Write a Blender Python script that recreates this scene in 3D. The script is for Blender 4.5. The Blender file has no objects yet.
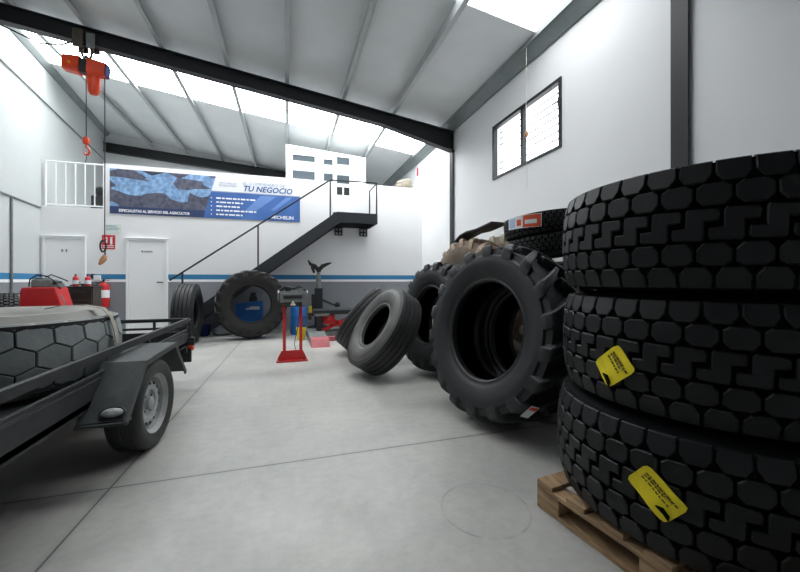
import bpy, bmesh, math, random
from mathutils import Vector, Matrix
random.seed(7)
scene = bpy.context.scene
COL = scene.collection
PI = math.pi
H = 1.19            # eye height of the photographer

# ------------------------------------------------------------------ materials
def lin(c):
    return tuple((x / 12.92 if x <= 0.04045 else ((x + 0.055) / 1.055) ** 2.4) for x in c)
def hexc(h):
    h = h.lstrip('#')
    return lin(tuple(int(h[i:i + 2], 16) / 255 for i in (0, 2, 4)))
def mat(name, col, rough=0.6, metal=0.0, noise=0.0, nscale=8.0, col2=None, bump=0.0, bscale=60.0, spec=0.5, emit=None, estr=0.0, detail=4.0):
    m = bpy.data.materials.new(name); m.use_nodes = True
    nt = m.node_tree; n = nt.nodes; l = nt.links
    b = n['Principled BSDF']
    c = hexc(col)
    b.inputs['Base Color'].default_value = (*c, 1)
    b.inputs['Roughness'].default_value = rough
    b.inputs['Metallic'].default_value = metal
    b.inputs['Specular IOR Level'].default_value = spec
    tc = n.new('ShaderNodeTexCoord')
    if noise > 0:
        t = n.new('ShaderNodeTexNoise'); t.inputs['Scale'].default_value = nscale; t.inputs['Detail'].default_value = detail
        t.inputs['Roughness'].default_value = 0.6
        l.new(tc.outputs['Object'], t.inputs['Vector'])
        r = n.new('ShaderNodeValToRGB')
        r.color_ramp.elements[0].position = 0.5 - noise / 2; r.color_ramp.elements[1].position = 0.5 + noise / 2
        c2 = hexc(col2) if col2 else tuple(x * 0.7 for x in c)
        r.color_ramp.elements[0].color = (*c, 1); r.color_ramp.elements[1].color = (*c2, 1)
        l.new(t.outputs['Fac'], r.inputs['Fac']); l.new(r.outputs['Color'], b.inputs['Base Color'])
    if bump > 0:
        t2 = n.new('ShaderNodeTexNoise'); t2.inputs['Scale'].default_value = bscale; t2.inputs['Detail'].default_value = 5
        l.new(tc.outputs['Object'], t2.inputs['Vector'])
        bp = n.new('ShaderNodeBump'); bp.inputs['Strength'].default_value = bump; bp.inputs['Distance'].default_value = 0.01
        l.new(t2.outputs['Fac'], bp.inputs['Height']); l.new(bp.outputs['Normal'], b.inputs['Normal'])
    if emit:
        b.inputs['Emission Color'].default_value = (*hexc(emit), 1); b.inputs['Emission Strength'].default_value = estr
    return m

M = {}
M['rubber_new'] = mat('new rubber', '#090b0d', 0.5, noise=0.5, nscale=5, col2='#0d1013', bump=0.08, bscale=90, spec=0.35)
M['rubber_groove'] = mat('groove rubber', '#08090a', 0.85, spec=0.1)
M['rubber_farm'] = mat('tractor rubber', '#141619', 0.5, noise=0.5, nscale=6, col2='#1c1f22', bump=0.1, bscale=50)
M['rubber_far'] = mat('dusty tractor rubber', '#101010', 0.65, noise=0.5, nscale=7, col2='#201f1d', bump=0.15, bscale=40)
M['rubber_truck'] = mat('worn truck rubber', '#242627', 0.6, noise=0.6, nscale=6, col2='#353535', bump=0.12, bscale=60)
M['rubber_truck_side'] = mat('worn sidewall', '#3f3f3e', 0.55, noise=0.6, nscale=5, col2='#5c5b59', bump=0.12, bscale=40)
M['rubber_old'] = mat('weathered rubber', '#7b8285', 0.85, noise=0.5, nscale=5, col2='#9a9f9f', bump=0.3, bscale=40, spec=0.2)
M['rubber_old_side'] = mat('weathered sidewall', '#a9a8a3', 0.9, noise=0.6, nscale=4, col2='#8f8f8c', bump=0.25, bscale=30, spec=0.15)
M['rubber_old_groove'] = mat('weathered groove', '#2c3033', 0.9)
M['rubber_mud'] = mat('mud caked rubber', '#c4ae99', 0.95, noise=0.5, nscale=3.2, col2='#8f8073', bump=0.5, bscale=25, spec=0.1)
M['rubber_mud_light'] = mat('pale clay rubber', '#bdb8a3', 0.95, noise=0.5, nscale=3.6, col2='#8b877b', bump=0.5, bscale=25, spec=0.1)
M['mud_dark'] = mat('mud stained casing', '#5b5047', 0.9, noise=0.5, nscale=4, col2='#857768')
M['rubber_dark'] = mat('dark rubber', '#121416', 0.6, noise=0.5, nscale=9, col2='#1a1c1e', bump=0.1)
M['black_steel'] = mat('black painted steel', '#1d2024', 0.45, noise=0.5, nscale=3, col2='#272b30')
M['stair_steel'] = mat('charcoal stair steel', '#292d32', 0.5, noise=0.5, nscale=3, col2='#32363b')
M['beam'] = mat('charcoal beam paint', '#14171a', 0.55, noise=0.5, nscale=2, col2='#1b1f22')
M['trailer'] = mat('dusty trailer paint', '#191c1e', 0.6, noise=0.55, nscale=6, col2='#2c3032', bump=0.1, bscale=40)
M['trailer_fender'] = mat('dusty mudguard', '#2a2f31', 0.65, noise=0.6, nscale=9, col2='#4a4f50', bump=0.1, bscale=40)
M['wheel'] = mat('silver wheel', '#b9bdbe', 0.55, 0.1, noise=0.5, nscale=8, col2='#8d9090')
M['galv'] = mat('galvanised steel', '#a4a9a9', 0.5, 0.15, noise=0.5, nscale=4, col2='#b4b8b8')
M['gutter'] = mat('eave channel', '#7d8585', 0.5, 0.2, noise=0.4, nscale=2, col2='#8b9393')
M['red'] = mat('red paint', '#b41d22', 0.4, noise=0.5, nscale=6, col2='#c32a2c')
M['red_pink'] = mat('faded red paint', '#b8646a', 0.6, noise=0.5, nscale=6, col2='#a14a52')
M['orange'] = mat('orange paint', '#e84718', 0.4, noise=0.3, nscale=5, col2='#d63c12')
M['white_paint'] = mat('white gloss paint', '#e9ebec', 0.5)
M['door_white'] = mat('white door', '#eceeef', 0.5)
M['grey_metal'] = mat('grey metal', '#898d8c', 0.5, 0.3, noise=0.5, nscale=10, col2='#6d7170')
M['dark_metal'] = mat('dark metal', '#2a2b2c', 0.5, 0.4, noise=0.5, nscale=8, col2='#3a3a39')
M['brass'] = mat('grimy trolley steel', '#5b5346', 0.6, 0.3, noise=0.5, nscale=12, col2='#413c35')
M['brown_box'] = mat('grimy brown steel', '#332d29', 0.6, noise=0.5, nscale=8, col2='#463d36')
M['blue'] = mat('blue paint', '#1c62ae', 0.45, noise=0.4, nscale=5, col2='#2370bd')
M['navy'] = mat('navy plastic', '#1c2f5c', 0.85, spec=0.1)
M['yellow'] = mat('yellow plastic', '#d9c22a', 0.5)
M['label_yellow'] = mat('yellow label', '#f2de18', 0.5, noise=0.5, nscale=30, col2='#e6cf12')
M['ink'] = mat('black ink', '#5a4f10', 0.7)
M['paper'] = mat('white paper', '#e4e6ea', 0.7)
M['label_red'] = mat('orange red print', '#d9532c', 0.6)
M['label_blue'] = mat('pale blue print', '#a9bcd8', 0.6)
M['orange_lens'] = mat('orange lens', '#d4552a', 0.35)
M['clear_lens'] = mat('clear lens', '#b9bcbb', 0.3, noise=0.5, nscale=40, col2='#8d9191')
M['strap'] = mat('beige webbing', '#a8a394', 0.85, noise=0.5, nscale=20, col2='#8f8b80')
M['tan'] = mat('tan leather', '#c99672', 0.7, noise=0.5, nscale=20, col2='#b07c58')
M['cable'] = mat('black cable', '#191a1c', 0.6)
M['string'] = mat('white string', '#d9d5ca', 0.8)
M['window_bar'] = mat('pale window bars', '#3f464c', 0.5)
M['green'] = mat('pale green paper', '#d5e0d9', 0.7)
M['sack'] = mat('beige sacking', '#b0a796', 0.9, noise=0.5, nscale=12, col2='#7b7367')
M['grey_sack'] = mat('grey plastic sack', '#8b8f93', 0.6, noise=0.5, nscale=12, col2='#6c7175')
M['pane_reflection'] = mat('painted pane reflection', '#b9c1c5', 0.3)  # flat pale colour for the bright reflection painted across office panes
M['banner_white'] = mat('banner white', '#e4e7ee', 0.5)
M['banner_text_blue'] = mat('banner blue ink', '#2a5590', 0.5)
M['banner_grey'] = mat('banner grey ink', '#8b97ad', 0.5)
M['white_ink'] = mat('white ink', '#f4f6fa', 0.5)
M['sign_red'] = mat('sign red', '#c32630', 0.5)

def wood():
    m = bpy.data.materials.new('rough pallet wood'); m.use_nodes = True
    nt = m.node_tree; n = nt.nodes; l = nt.links; b = n['Principled BSDF']
    tc = n.new('ShaderNodeTexCoord'); mp = n.new('ShaderNodeMapping'); mp.inputs['Scale'].default_value = (3, 40, 40)
    l.new(tc.outputs['Generated'], mp.inputs['Vector'])
    t = n.new('ShaderNodeTexNoise'); t.inputs['Scale'].default_value = 1.2; t.inputs['Detail'].default_value = 6
    geo = n.new('ShaderNodeNewGeometry')
    mp2 = n.new('ShaderNodeMapping'); mp2.inputs['Scale'].default_value = (30, 5, 30)
    l.new(geo.outputs['Position'], mp2.inputs['Vector']); l.new(mp2.outputs['Vector'], t.inputs['Vector'])
    r = n.new('ShaderNodeValToRGB')
    r.color_ramp.elements[0].position = 0.3; r.color_ramp.elements[1].position = 0.72
    r.color_ramp.elements[0].color = (*hexc('#735a43'), 1); r.color_ramp.elements[1].color = (*hexc('#b0926f'), 1)
    l.new(t.outputs['Fac'], r.inputs['Fac']); l.new(r.outputs['Color'], b.inputs['Base Color'])
    b.inputs['Roughness'].default_value = 0.85
    return m
M['wood'] = wood()

def glass():
    m = bpy.data.materials.new('window glass'); m.use_nodes = True
    nt = m.node_tree; n = nt.nodes; l = nt.links
    n.remove(n['Principled BSDF'])
    tr = n.new('ShaderNodeBsdfTransparent'); gl = n.new('ShaderNodeBsdfGlossy'); gl.inputs['Roughness'].default_value = 0.02
    mx = n.new('ShaderNodeMixShader'); mx.inputs['Fac'].default_value = 0.05; l.new(tr.outputs[0], mx.inputs[1]); l.new(gl.outputs[0], mx.inputs[2])
    l.new(mx.outputs[0], n['Material Output'].inputs['Surface'])
    return m
M['glass'] = glass()
M['glass_dark'] = mat('dim office glass', '#4d565c', 0.12)

def skylight_mat(s):
    m = bpy.data.materials.new('lit polycarbonate sheet'); m.use_nodes = True
    n = m.node_tree.nodes; b = n['Principled BSDF']
    b.inputs['Base Color'].default_value = (.8, .8, .8, 1)
    b.inputs['Emission Color'].default_value = (0.96, 0.985, 1.0, 1); b.inputs['Emission Strength'].default_value = s
    return m

def wall_mat(name, striped, w0='#dfe0e2', w1='#e9eaeb'):
    m = bpy.data.materials.new(name); m.use_nodes = True
    nt = m.node_tree; n = nt.nodes; l = nt.links; b = n['Principled BSDF']
    b.inputs['Roughness'].default_value = 0.7
    geo = n.new('ShaderNodeNewGeometry')
    t = n.new('ShaderNodeTexNoise'); t.inputs['Scale'].default_value = 1.3; t.inputs['Detail'].default_value = 5
    l.new(geo.outputs['Position'], t.inputs['Vector'])
    r = n.new('ShaderNodeValToRGB')
    r.color_ramp.elements[0].color = (*hexc(w0), 1); r.color_ramp.elements[1].color = (*hexc(w1), 1)
    l.new(t.outputs['Fac'], r.inputs['Fac'])
    out = r.outputs['Color']
    if striped:
        sep = n.new('ShaderNodeSeparateXYZ'); l.new(geo.outputs['Position'], sep.inputs[0])
        mr = n.new('ShaderNodeMath'); mr.operation = 'DIVIDE'; mr.inputs[1].default_value = 2.0
        l.new(sep.outputs['Z'], mr.inputs[0])
        cr = n.new('ShaderNodeValToRGB'); cr.color_ramp.interpolation = 'CONSTANT'
        e = cr.color_ramp.elements
        e[0].position = 0; e[0].color = (*hexc('#86898f'), 1)
        e[1].position = 1.145 / 2; e[1].color = (*hexc('#eef0f2'), 1)
        x = e.new(1.2 / 2); x.color = (*hexc('#2f7cab'), 1)
        x = e.new(1.315 / 2); x.color = (1, 1, 1, 1)
        l.new(mr.outputs[0], cr.inputs['Fac'])
        gt = n.new('ShaderNodeMath'); gt.operation = 'GREATER_THAN'; gt.inputs[1].default_value = 1.315
        l.new(sep.outputs['Z'], gt.inputs[0])
        mx = n.new('ShaderNodeMix'); mx.data_type = 'RGBA'
        l.new(gt.outputs[0], mx.inputs['Factor']); l.new(cr.outputs['Color'], mx.inputs['A']); l.new(out, mx.inputs['B'])
        out = mx.outputs['Result']
    l.new(out, b.inputs['Base Color'])
    bp = n.new('ShaderNodeBump'); bp.inputs['Strength'].default_value = 0.06
    t2 = n.new('ShaderNodeTexNoise'); t2.inputs['Scale'].default_value = 25; l.new(geo.outputs['Position'], t2.inputs['Vector'])
    l.new(t2.outputs['Fac'], bp.inputs['Height']); l.new(bp.outputs['Normal'], b.inputs['Normal'])
    return m
M['wall'] = wall_mat('white wall paint', False)
M['wall_stripe'] = wall_mat('white wall with blue stripe and grey dado', True)
M['wall_left'] = wall_mat('greyer white wall with blue stripe', True, '#b9bebe', '#c4c8c8')  # white wall paint greyed to tone down the skylight falling on it
M['ceiling'] = mat('grey roof panel', '#dfe2e2', 0.6, noise=0.4, nscale=1.0, col2='#d3d7d7')

def floor_mat():
    m = bpy.data.materials.new('polished concrete'); m.use_nodes = True
    nt = m.node_tree; n = nt.nodes; l = nt.links; b = n['Principled BSDF']
    geo = n.new('ShaderNodeNewGeometry')
    def noise(scale, detail=6, rough=0.6):
        t = n.new('ShaderNodeTexNoise'); t.inputs['Scale'].default_value = scale; t.inputs['Detail'].default_value = detail
        t.inputs['Roughness'].default_value = rough; l.new(geo.outputs['Position'], t.inputs['Vector']); return t.outputs['Fac']
    def math_(op, a, c=None, clamp=False):
        x = n.new('ShaderNodeMath'); x.operation = op; x.use_clamp = clamp
        for i, v in enumerate((a, c)):
            if v is None: continue
            if isinstance(v, (int, float)): x.inputs[i].default_value = v
            else: l.new(v, x.inputs[i])
        return x.outputs[0]
    def ramp(f, p0, c0, p1, c1):
        r = n.new('ShaderNodeValToRGB'); r.color_ramp.elements[0].position = p0; r.color_ramp.elements[1].position = p1
        r.color_ramp.elements[0].color = (*c0, 1); r.color_ramp.elements[1].color = (*c1, 1); l.new(f, r.inputs['Fac']); return r.outputs['Color']
    def mix(f, a, c, mode='MIX'):
        x = n.new('ShaderNodeMix'); x.data_type = 'RGBA'; x.blend_type = mode
        for k, v in (('Factor', f), ('A', a), ('B', c)):
            if isinstance(v, (int, float)): x.inputs[k].default_value = v
            elif isinstance(v, tuple): x.inputs[k].default_value = (*v, 1)
            else: l.new(v, x.inputs[k])
        return x.outputs['Result']
    base = ramp(noise(0.9, 8), 0.3, hexc('#a3a3a0'), 0.7, hexc('#bebdb7'))
    fine = ramp(noise(14, 8, 0.7), 0.35, (0.86,) * 3, 0.65, (1.0,) * 3)
    base = mix(1.0, base, fine, 'MULTIPLY')
    # dark patches
    spots = ramp(noise(2.6, 3), 0.62, (0, 0, 0), 0.72, (1, 1, 1))
    base = mix(math_('MULTIPLY', spots, 0.22), base, hexc('#7d7e7d'))
    sep = n.new('ShaderNodeSeparateXYZ'); l.new(geo.outputs['Position'], sep.inputs[0])
    X, Y = sep.outputs['X'], sep.outputs['Y']
    # saw-cut joints
    d1 = math_('ABSOLUTE', math_('ADD', math_('SUBTRACT', X, math_('MULTIPLY', Y, 0.022)), 1.02))
    d2 = math_('ABSOLUTE', math_('SUBTRACT', Y, 2.46))
    d3 = math_('ABSOLUTE', math_('SUBTRACT', Y, 7.35))
    d = math_('MINIMUM', d1, math_('MINIMUM', d2, d3))
    line = math_('LESS_THAN', d, 0.0055)
    soft = math_('SUBTRACT', 1.0, math_('MULTIPLY', d, 25.0), True)
    base = mix(math_('MULTIPLY', soft, 0.18), base, hexc('#6d6e6e'))
    base = mix(math_('MULTIPLY', line, 0.75), base, hexc('#3c3c3c'))
    # faint ring left by something round
    dx = math_('SUBTRACT', X, 0.985); dy = math_('SUBTRACT', Y, 1.66)
    rr = math_('SQRT', math_('ADD', math_('MULTIPLY', dx, dx), math_('MULTIPLY', dy, dy)))
    rg = math_('LESS_THAN', math_('ABSOLUTE', math_('SUBTRACT', rr, 0.225)), 0.006)
    brk = ramp(noise(5, 2), 0.4, (0.1,) * 3, 0.6, (1,) * 3)
    base = mix(math_('MULTIPLY', math_('MULTIPLY', rg, 0.35), brk), base, hexc('#5e5f60'))
    l.new(base, b.inputs['Base Color'])
    rgh = ramp(noise(3, 5), 0.3, (0.30,) * 3, 0.7, (0.48,) * 3)
    l.new(rgh, b.inputs['Roughness'])
    bp = n.new('ShaderNodeBump'); bp.inputs['Strength'].default_value = 0.04; l.new(noise(30, 6), bp.inputs['Height'])
    l.new(bp.outputs['Normal'], b.inputs['Normal'])
    return m
M['floor'] = floor_mat()

def banner_photo():
    m = bpy.data.materials.new('banner photo of tyres and sky'); m.use_nodes = True
    nt = m.node_tree; n = nt.nodes; l = nt.links; b = n['Principled BSDF']
    geo = n.new('ShaderNodeNewGeometry')
    mp = n.new('ShaderNodeMapping'); mp.inputs['Rotation'].default_value = (0, math.radians(38), 0); mp.inputs['Scale'].default_value = (1.0, 1, 2.2)
    l.new(geo.outputs['Position'], mp.inputs['Vector'])
    w = n.new('ShaderNodeTexVoronoi'); w.inputs['Scale'].default_value = 2.3; w.inputs['Randomness'].default_value = 1.0
    l.new(mp.outputs['Vector'], w.inputs['Vector'])
    r = n.new('ShaderNodeValToRGB'); r.color_ramp.interpolation = 'CONSTANT'; e = r.color_ramp.elements
    e[0].position = 0.0; e[0].color = (*hexc('#2e3448'), 1)
    e[1].position = .75; e[1].color = (*hexc('#86aed6'), 1)
    x = e.new(0.22); x.color = (*hexc('#5d6172'), 1)
    x = e.new(0.42); x.color = (*hexc('#7fa6cf'), 1)
    x = e.new(0.6); x.color = (*hexc('#55586a'), 1)
    l.new(w.outputs['Color'], r.inputs['Fac'])
    t = n.new('ShaderNodeTexNoise'); t.inputs['Scale'].default_value = 14; t.inputs['Detail'].default_value = 6
    l.new(geo.outputs['Position'], t.inputs['Vector'])
    r2 = n.new('ShaderNodeValToRGB'); r2.color_ramp.elements[0].position = .35; r2.color_ramp.elements[1].position = .7
    r2.color_ramp.elements[0].color = (.5, .5, .55, 1); r2.color_ramp.elements[1].color = (1.3, 1.25, 1.2, 1)
    l.new(t.outputs['Fac'], r2.inputs['Fac'])
    mx = n.new('ShaderNodeMix'); mx.data_type = 'RGBA'; mx.blend_type = 'MULTIPLY'; mx.inputs['Factor'].default_value = 0.85
    l.new(r.outputs['Color'], mx.inputs['A']); l.new(r2.outputs['Color'], mx.inputs['B'])
    l.new(mx.outputs['Result'], b.inputs['Base Color']); b.inputs['Roughness'].default_value = 0.45
    return m
M['banner_photo'] = banner_photo()
M['banner_blue'] = mat('banner blue field', '#2f5596', 0.45, noise=0.5, nscale=1.6, col2='#4d78bd', detail=1)
M['banner_navy'] = mat('banner navy strip', '#2a3c66', 0.45)

# ------------------------------------------------------------------ mesh builder
class MB:
    def __init__(s): s.v = []; s.f = []; s.m = []; s.mats = []
    def slot(s, m):
        if m not in s.mats: s.mats.append(m)
        return s.mats.index(m)
    def add(s, vs, fs, m):
        o = len(s.v); k = s.slot(m); s.v += [tuple(v) for v in vs]
        for f in fs: s.f.append(tuple(o + i for i in f)); s.m.append(k)
    def box(s, c, d, m, rot=None, taper=None):
        hx, hy, hz = d[0] / 2, d[1] / 2, d[2] / 2
        vs = []
        for z in (-hz, hz):
            k = taper if (taper and z > 0) else 1.0
            for x, y in ((-hx, -hy), (hx, -hy), (hx, hy), (-hx, hy)): vs.append(Vector((x * k, y * k, z)))
        if rot is not None: vs = [rot @ v for v in vs]
        vs = [v + Vector(c) for v in vs]
        s.add(vs, [(0, 3, 2, 1), (4, 5, 6, 7), (0, 1, 5, 4), (1, 2, 6, 5), (2, 3, 7, 6), (3, 0, 4, 7)], m)
    def span(s, a, b, m):
        s.box([(a[i] + b[i]) / 2 for i in range(3)], [abs(b[i] - a[i]) for i in range(3)], m)
    def bar(s, a, b, w, h, m, up=(0, 0, 1)):
        a, b = Vector(a), Vector(b); d = b - a; L = d.length; d.normalize()
        u = Vector(up); x = d.cross(u)
        if x.length < 1e-4: x = d.cross(Vector((1, 0, 0)))
        x.normalize(); u = x.cross(d).normalized()
        R = Matrix((x, d, u)).transposed()
        s.box((a + b) / 2, (w, L, h), m, R)
    def tube(s, pts, r, m, n=8, closed=False, caps=True):
        pts = [Vector(p) for p in pts]; k = len(pts)
        rs = r if isinstance(r, (list, tuple)) else [r] * k
        t0 = (pts[1] - pts[0]).normalized(); ref = Vector((0, 0, 1)) if abs(t0.z) < 0.9 else Vector((1, 0, 0))
        x = t0.cross(ref).normalized(); vs = []
        for i, p in enumerate(pts):
            if closed: t = pts[(i + 1) % k] - pts[i - 1]
            else: t = pts[min(i + 1, k - 1)] - pts[max(i - 1, 0)]
            t.normalize(); x = (x - t * x.dot(t)).normalized(); y = t.cross(x)
            for j in range(n):
                a = 2 * PI * j / n; vs.append(p + (x * math.cos(a) + y * math.sin(a)) * rs[i])
        fs = []
        for i in range(k if closed else k - 1):
            for j in range(n):
                a = i * n + j; b = i * n + (j + 1) % n; i2 = (i + 1) % k
                fs.append((a, b, i2 * n + (j + 1) % n, i2 * n + j))
        if caps and not closed:
            fs.append(tuple(range(n - 1, -1, -1))); fs.append(tuple((k - 1) * n + j for j in range(n)))
        s.add(vs, fs, m)
    def cyl(s, a, b, r, m, n=16, r2=None): s.tube([a, b], [r, r2 if r2 is not None else r], m, n)
    def prism(s, poly, o, ex, ey, ez, depth, m):
        """poly in the (ex, ey) plane, extruded along ez"""
        o, ex, ey, ez = Vector(o), Vector(ex), Vector(ey), Vector(ez); k = len(poly)
        vs = [o + ex * p[0] + ey * p[1] for p in poly] + [o + ex * p[0] + ey * p[1] + ez * depth for p in poly]
        fs = [tuple(range(k - 1, -1, -1)), tuple(range(k, 2 * k))] + [(i, (i + 1) % k, k + (i + 1) % k, k + i) for i in range(k)]
        s.add(vs, fs, m)
    def lathe(s, prof, n, m, closed=False, M4=None):
        """prof = [(r, z)...] round local Z; m may be one material or one per segment"""
        k = len(prof); vs = []
        for i in range(n):
            a = 2 * PI * i / n; ca, sa = math.cos(a), math.sin(a)
            for r, z in prof: vs.append(Vector((r * ca, r * sa, z)))
        if M4 is not None: vs = [M4 @ v for v in vs]
        o = len(s.v); s.v += [tuple(v) for v in vs]
        segs = k if closed else k - 1
        for j in range(segs):
            mm = s.slot(m[j] if isinstance(m, list) else m); j2 = (j + 1) % k
            for i in range(n):
                i2 = (i + 1) % n
                s.f.append((o + i * k + j, o + i2 * k + j, o + i2 * k + j2, o + i * k + j2)); s.m.append(mm)
    def build(s, name, parent=None, smooth=True, angle=32, bevel=0.0, fix=True, offset=None):
        me = bpy.data.meshes.new(name)
        me.from_pydata(s.v, [], s.f)
        for m in s.mats: me.materials.append(m)
        me.polygons.foreach_set('material_index', s.m)
        if offset is not None: me.transform(Matrix.Translation(offset))
        if fix:
            bm = bmesh.new(); bm.from_mesh(me); bmesh.ops.recalc_face_normals(bm, faces=bm.faces); bm.to_mesh(me); bm.free()
        if smooth:
            me.polygons.foreach_set('use_smooth', [True] * len(me.polygons)); me.set_sharp_from_angle(angle=math.radians(angle))
        me.update()
        o = bpy.data.objects.new(name, me); COL.objects.link(o)
        if parent is not None: o.parent = parent
        if bevel > 0:
            b = o.modifiers.new('bevel', 'BEVEL'); b.width = bevel; b.segments = 2; b.limit_method = 'ANGLE'; b.angle_limit = math.radians(40)
        return o

def tag(o, label, cat, group=None, kind=None):
    if label: o['label'] = label
    if cat: o['category'] = cat
    if group: o['group'] = group
    if kind: o['kind'] = kind
    return o
def thing(name, label, cat, loc=(0, 0, 0), rz=0.0, group=None):
    o = bpy.data.objects.new(name, None); o.empty_display_size = 0.2; COL.objects.link(o)
    o.location = loc; o.rotation_euler = (0, 0, rz)
    return tag(o, label, cat, group)
def struct(o, label=None, cat=None):
    o['kind'] = 'structure'
    return tag(o, label, cat)
def copy_tree(o, parent=None):
    c = o.copy(); COL.objects.link(c)
    if parent is not None: c.parent = parent
    for ch in list(o.children): copy_tree(ch, c)
    return c
def text_geo(mb, body, size, o, ex, ey, m, align='LEFT', shear=0.0, width=None, bold=0.0, wrapf=None):
    """flat lettering added to a mesh builder: origin o, reading direction ex, up ey"""
    cu = bpy.data.curves.new('lettering', 'FONT'); cu.body = body; cu.size = size; cu.align_x = align; cu.shear = shear; cu.offset = bold
    cu.resolution_u = 2
    ob = bpy.data.objects.new('lettering', cu); COL.objects.link(ob)
    bpy.context.view_layer.update()
    dg = bpy.context.evaluated_depsgraph_get()
    me = bpy.data.meshes.new_from_object(ob.evaluated_get(dg))
    vs = [v.co.copy() for v in me.vertices]; fs = [tuple(p.vertices) for p in me.polygons]
    bpy.data.objects.remove(ob); bpy.data.curves.remove(cu); bpy.data.meshes.remove(me)
    if width:
        w = max(v.x for v in vs) - min(v.x for v in vs); k = width / w
        for v in vs: v.x *= k
    o, ex, ey = Vector(o), Vector(ex), Vector(ey)
    if wrapf: pts = [wrapf(v.x, v.y) for v in vs]
    else: pts = [o + ex * v.x + ey * v.y for v in vs]
    mb.add(pts, fs, m)
def axis_matrix(n, spin=0.0):
    """rotation that takes local +Z to n"""
    n = Vector(n).normalized(); z = n
    x = Vector((0, 0, 1)).cross(z)
    if x.length < 1e-4: x = Vector((1, 0, 0))
    x.normalize(); y = z.cross(x)
    return Matrix((x, y, z)).transposed() @ Matrix.Rotation(spin, 3, 'Z')
# ------------------------------------------------------------------ the building
XR = 3.51
def xl(y): return -4.81 - 0.1415 * (y - 9.2)
def ceil_z(x): return 4.61 + 0.135 * (XR - x)
YF, YB, YW = -3.0, 13.5, 9.2          # front wall, far wall, workshop's back wall

mb = MB()
mb.add([(xl(YF) - .1, YF, 0), (XR + .1, YF, 0), (XR + .1, YB, 0), (xl(YB) - .1, YB, 0)], [(0, 1, 2, 3)], M['floor'])
struct(mb.build('floor', smooth=False, fix=False), 'grey polished concrete floor with saw-cut joints', 'floor')

# roof: grey panels with translucent strips between
def roof_quad(mb, y0, y1, m, dz=0.0):
    a = [(xl(y0) - .25, y0), (XR + .15, y0), (XR + .15, y1), (xl(y1) - .25, y1)]
    lo = [(x, y, ceil_z(x) + dz) for x, y in a]; hi = [(x, y, z + 0.06) for x, y, z in lo]
    mb.add(lo + hi, [(3, 2, 1, 0), (4, 5, 6, 7), (0, 1, 5, 4), (1, 2, 6, 5), (2, 3, 7, 6), (3, 0, 4, 7)], m)
SKY = [(2.75, 4.22), (7.95, 9.35)]
mb = MB(); y = YF - 0.2
for a, b in SKY + [(YB + 0.2, 0)]:
    roof_quad(mb, y, a, M['ceiling']); y = b
struct(mb.build('ceiling', smooth=False), 'grey sloping sheet roof seen from below', 'ceiling')
sk = skylight_mat(9.0); sk_near = skylight_mat(4.2)
for i, (a, b) in enumerate(SKY):
    mb = MB(); roof_quad(mb, a, b, sk_near if i == 0 else sk, 0.01)
    struct(mb.build('skylight', smooth=False), ['bright skylight strip at the top right of the roof',
           'long bright skylight strip beyond the roof beam'][i], 'skylight')

def wall_poly(name, pts, th, m, label):
    """pts = outline on the inner face, th = outward thickness vector"""
    mb = MB(); k = len(pts); t = Vector(th)
    vs = [Vector(p) for p in pts] + [Vector(p) + t for p in pts]
    mb.add(vs, [tuple(range(k)), tuple(range(2 * k - 1, k - 1, -1))] + [(i, k + i, k + (i + 1) % k, (i + 1) % k) for i in range(k)], m)
    return struct(mb.build(name, smooth=False), label, 'wall')
# right wall with its window opening
WY0, WY1, WZ0, WZ1 = 3.95, 5.64, 2.97, 3.92
zr = ceil_z(XR) + .05
mb = MB()
for a, b in (((YF, 0), (WY0, zr)), ((WY1, 0), (YB, zr)), ((WY0, 0), (WY1, WZ0)), ((WY0, WZ1), (WY1, zr))):
    mb.span((XR, a[0], a[1]), (XR + .2, b[0], b[1]), M['wall'])
struct(mb.build('wall_right', smooth=False), 'tall white right hand wall', 'wall')
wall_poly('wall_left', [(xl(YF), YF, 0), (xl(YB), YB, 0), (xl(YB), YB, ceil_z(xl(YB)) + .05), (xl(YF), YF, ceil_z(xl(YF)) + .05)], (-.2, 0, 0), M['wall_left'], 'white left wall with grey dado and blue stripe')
wall_poly('wall_far', [(xl(YB), YB, 0), (XR, YB, 0), (XR, YB, ceil_z(XR)), (xl(YB), YB, ceil_z(xl(YB)))], (0, .2, 0), M['ceiling'], 'far end wall behind the mezzanine')
wall_poly('wall_front', [(xl(YF), YF, 0), (XR, YF, 0), (XR, YF, ceil_z(XR)), (xl(YF), YF, ceil_z(xl(YF)))], (0, -.2, 0), M['wall'], 'wall behind the viewer')
# back wall: parapet of the mezzanine, lower where the white railing stands
XRAIL = -3.74
wall_poly('wall_back', [(xl(YW), YW, 0), (XR, YW, 0), (XR, YW, 3.68), (XRAIL, YW, 3.68), (XRAIL, YW, 2.71), (xl(YW), YW, 2.71)], (0, .15, 0), M['wall_stripe'], 'white back wall with blue stripe and grey dado')
mb = MB(); mb.add([(xl(YW), YW + .15, 2.55), (XR, YW + .15, 2.55), (XR, YB, 2.55), (xl(YB), YB, 2.55), (xl(YW), YW + .15, 2.71), (XR, YW + .15, 2.71), (XR, YB, 2.71), (xl(YB), YB, 2.71)],
       [(0, 3, 2, 1), (4, 5, 6, 7), (0, 1, 5, 4), (1, 2, 6, 5), (2, 3, 7, 6), (3, 0, 4, 7)], M['wall'])
struct(mb.build('floor_mezzanine', smooth=False), 'mezzanine floor slab behind the back wall', 'floor')

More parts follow.
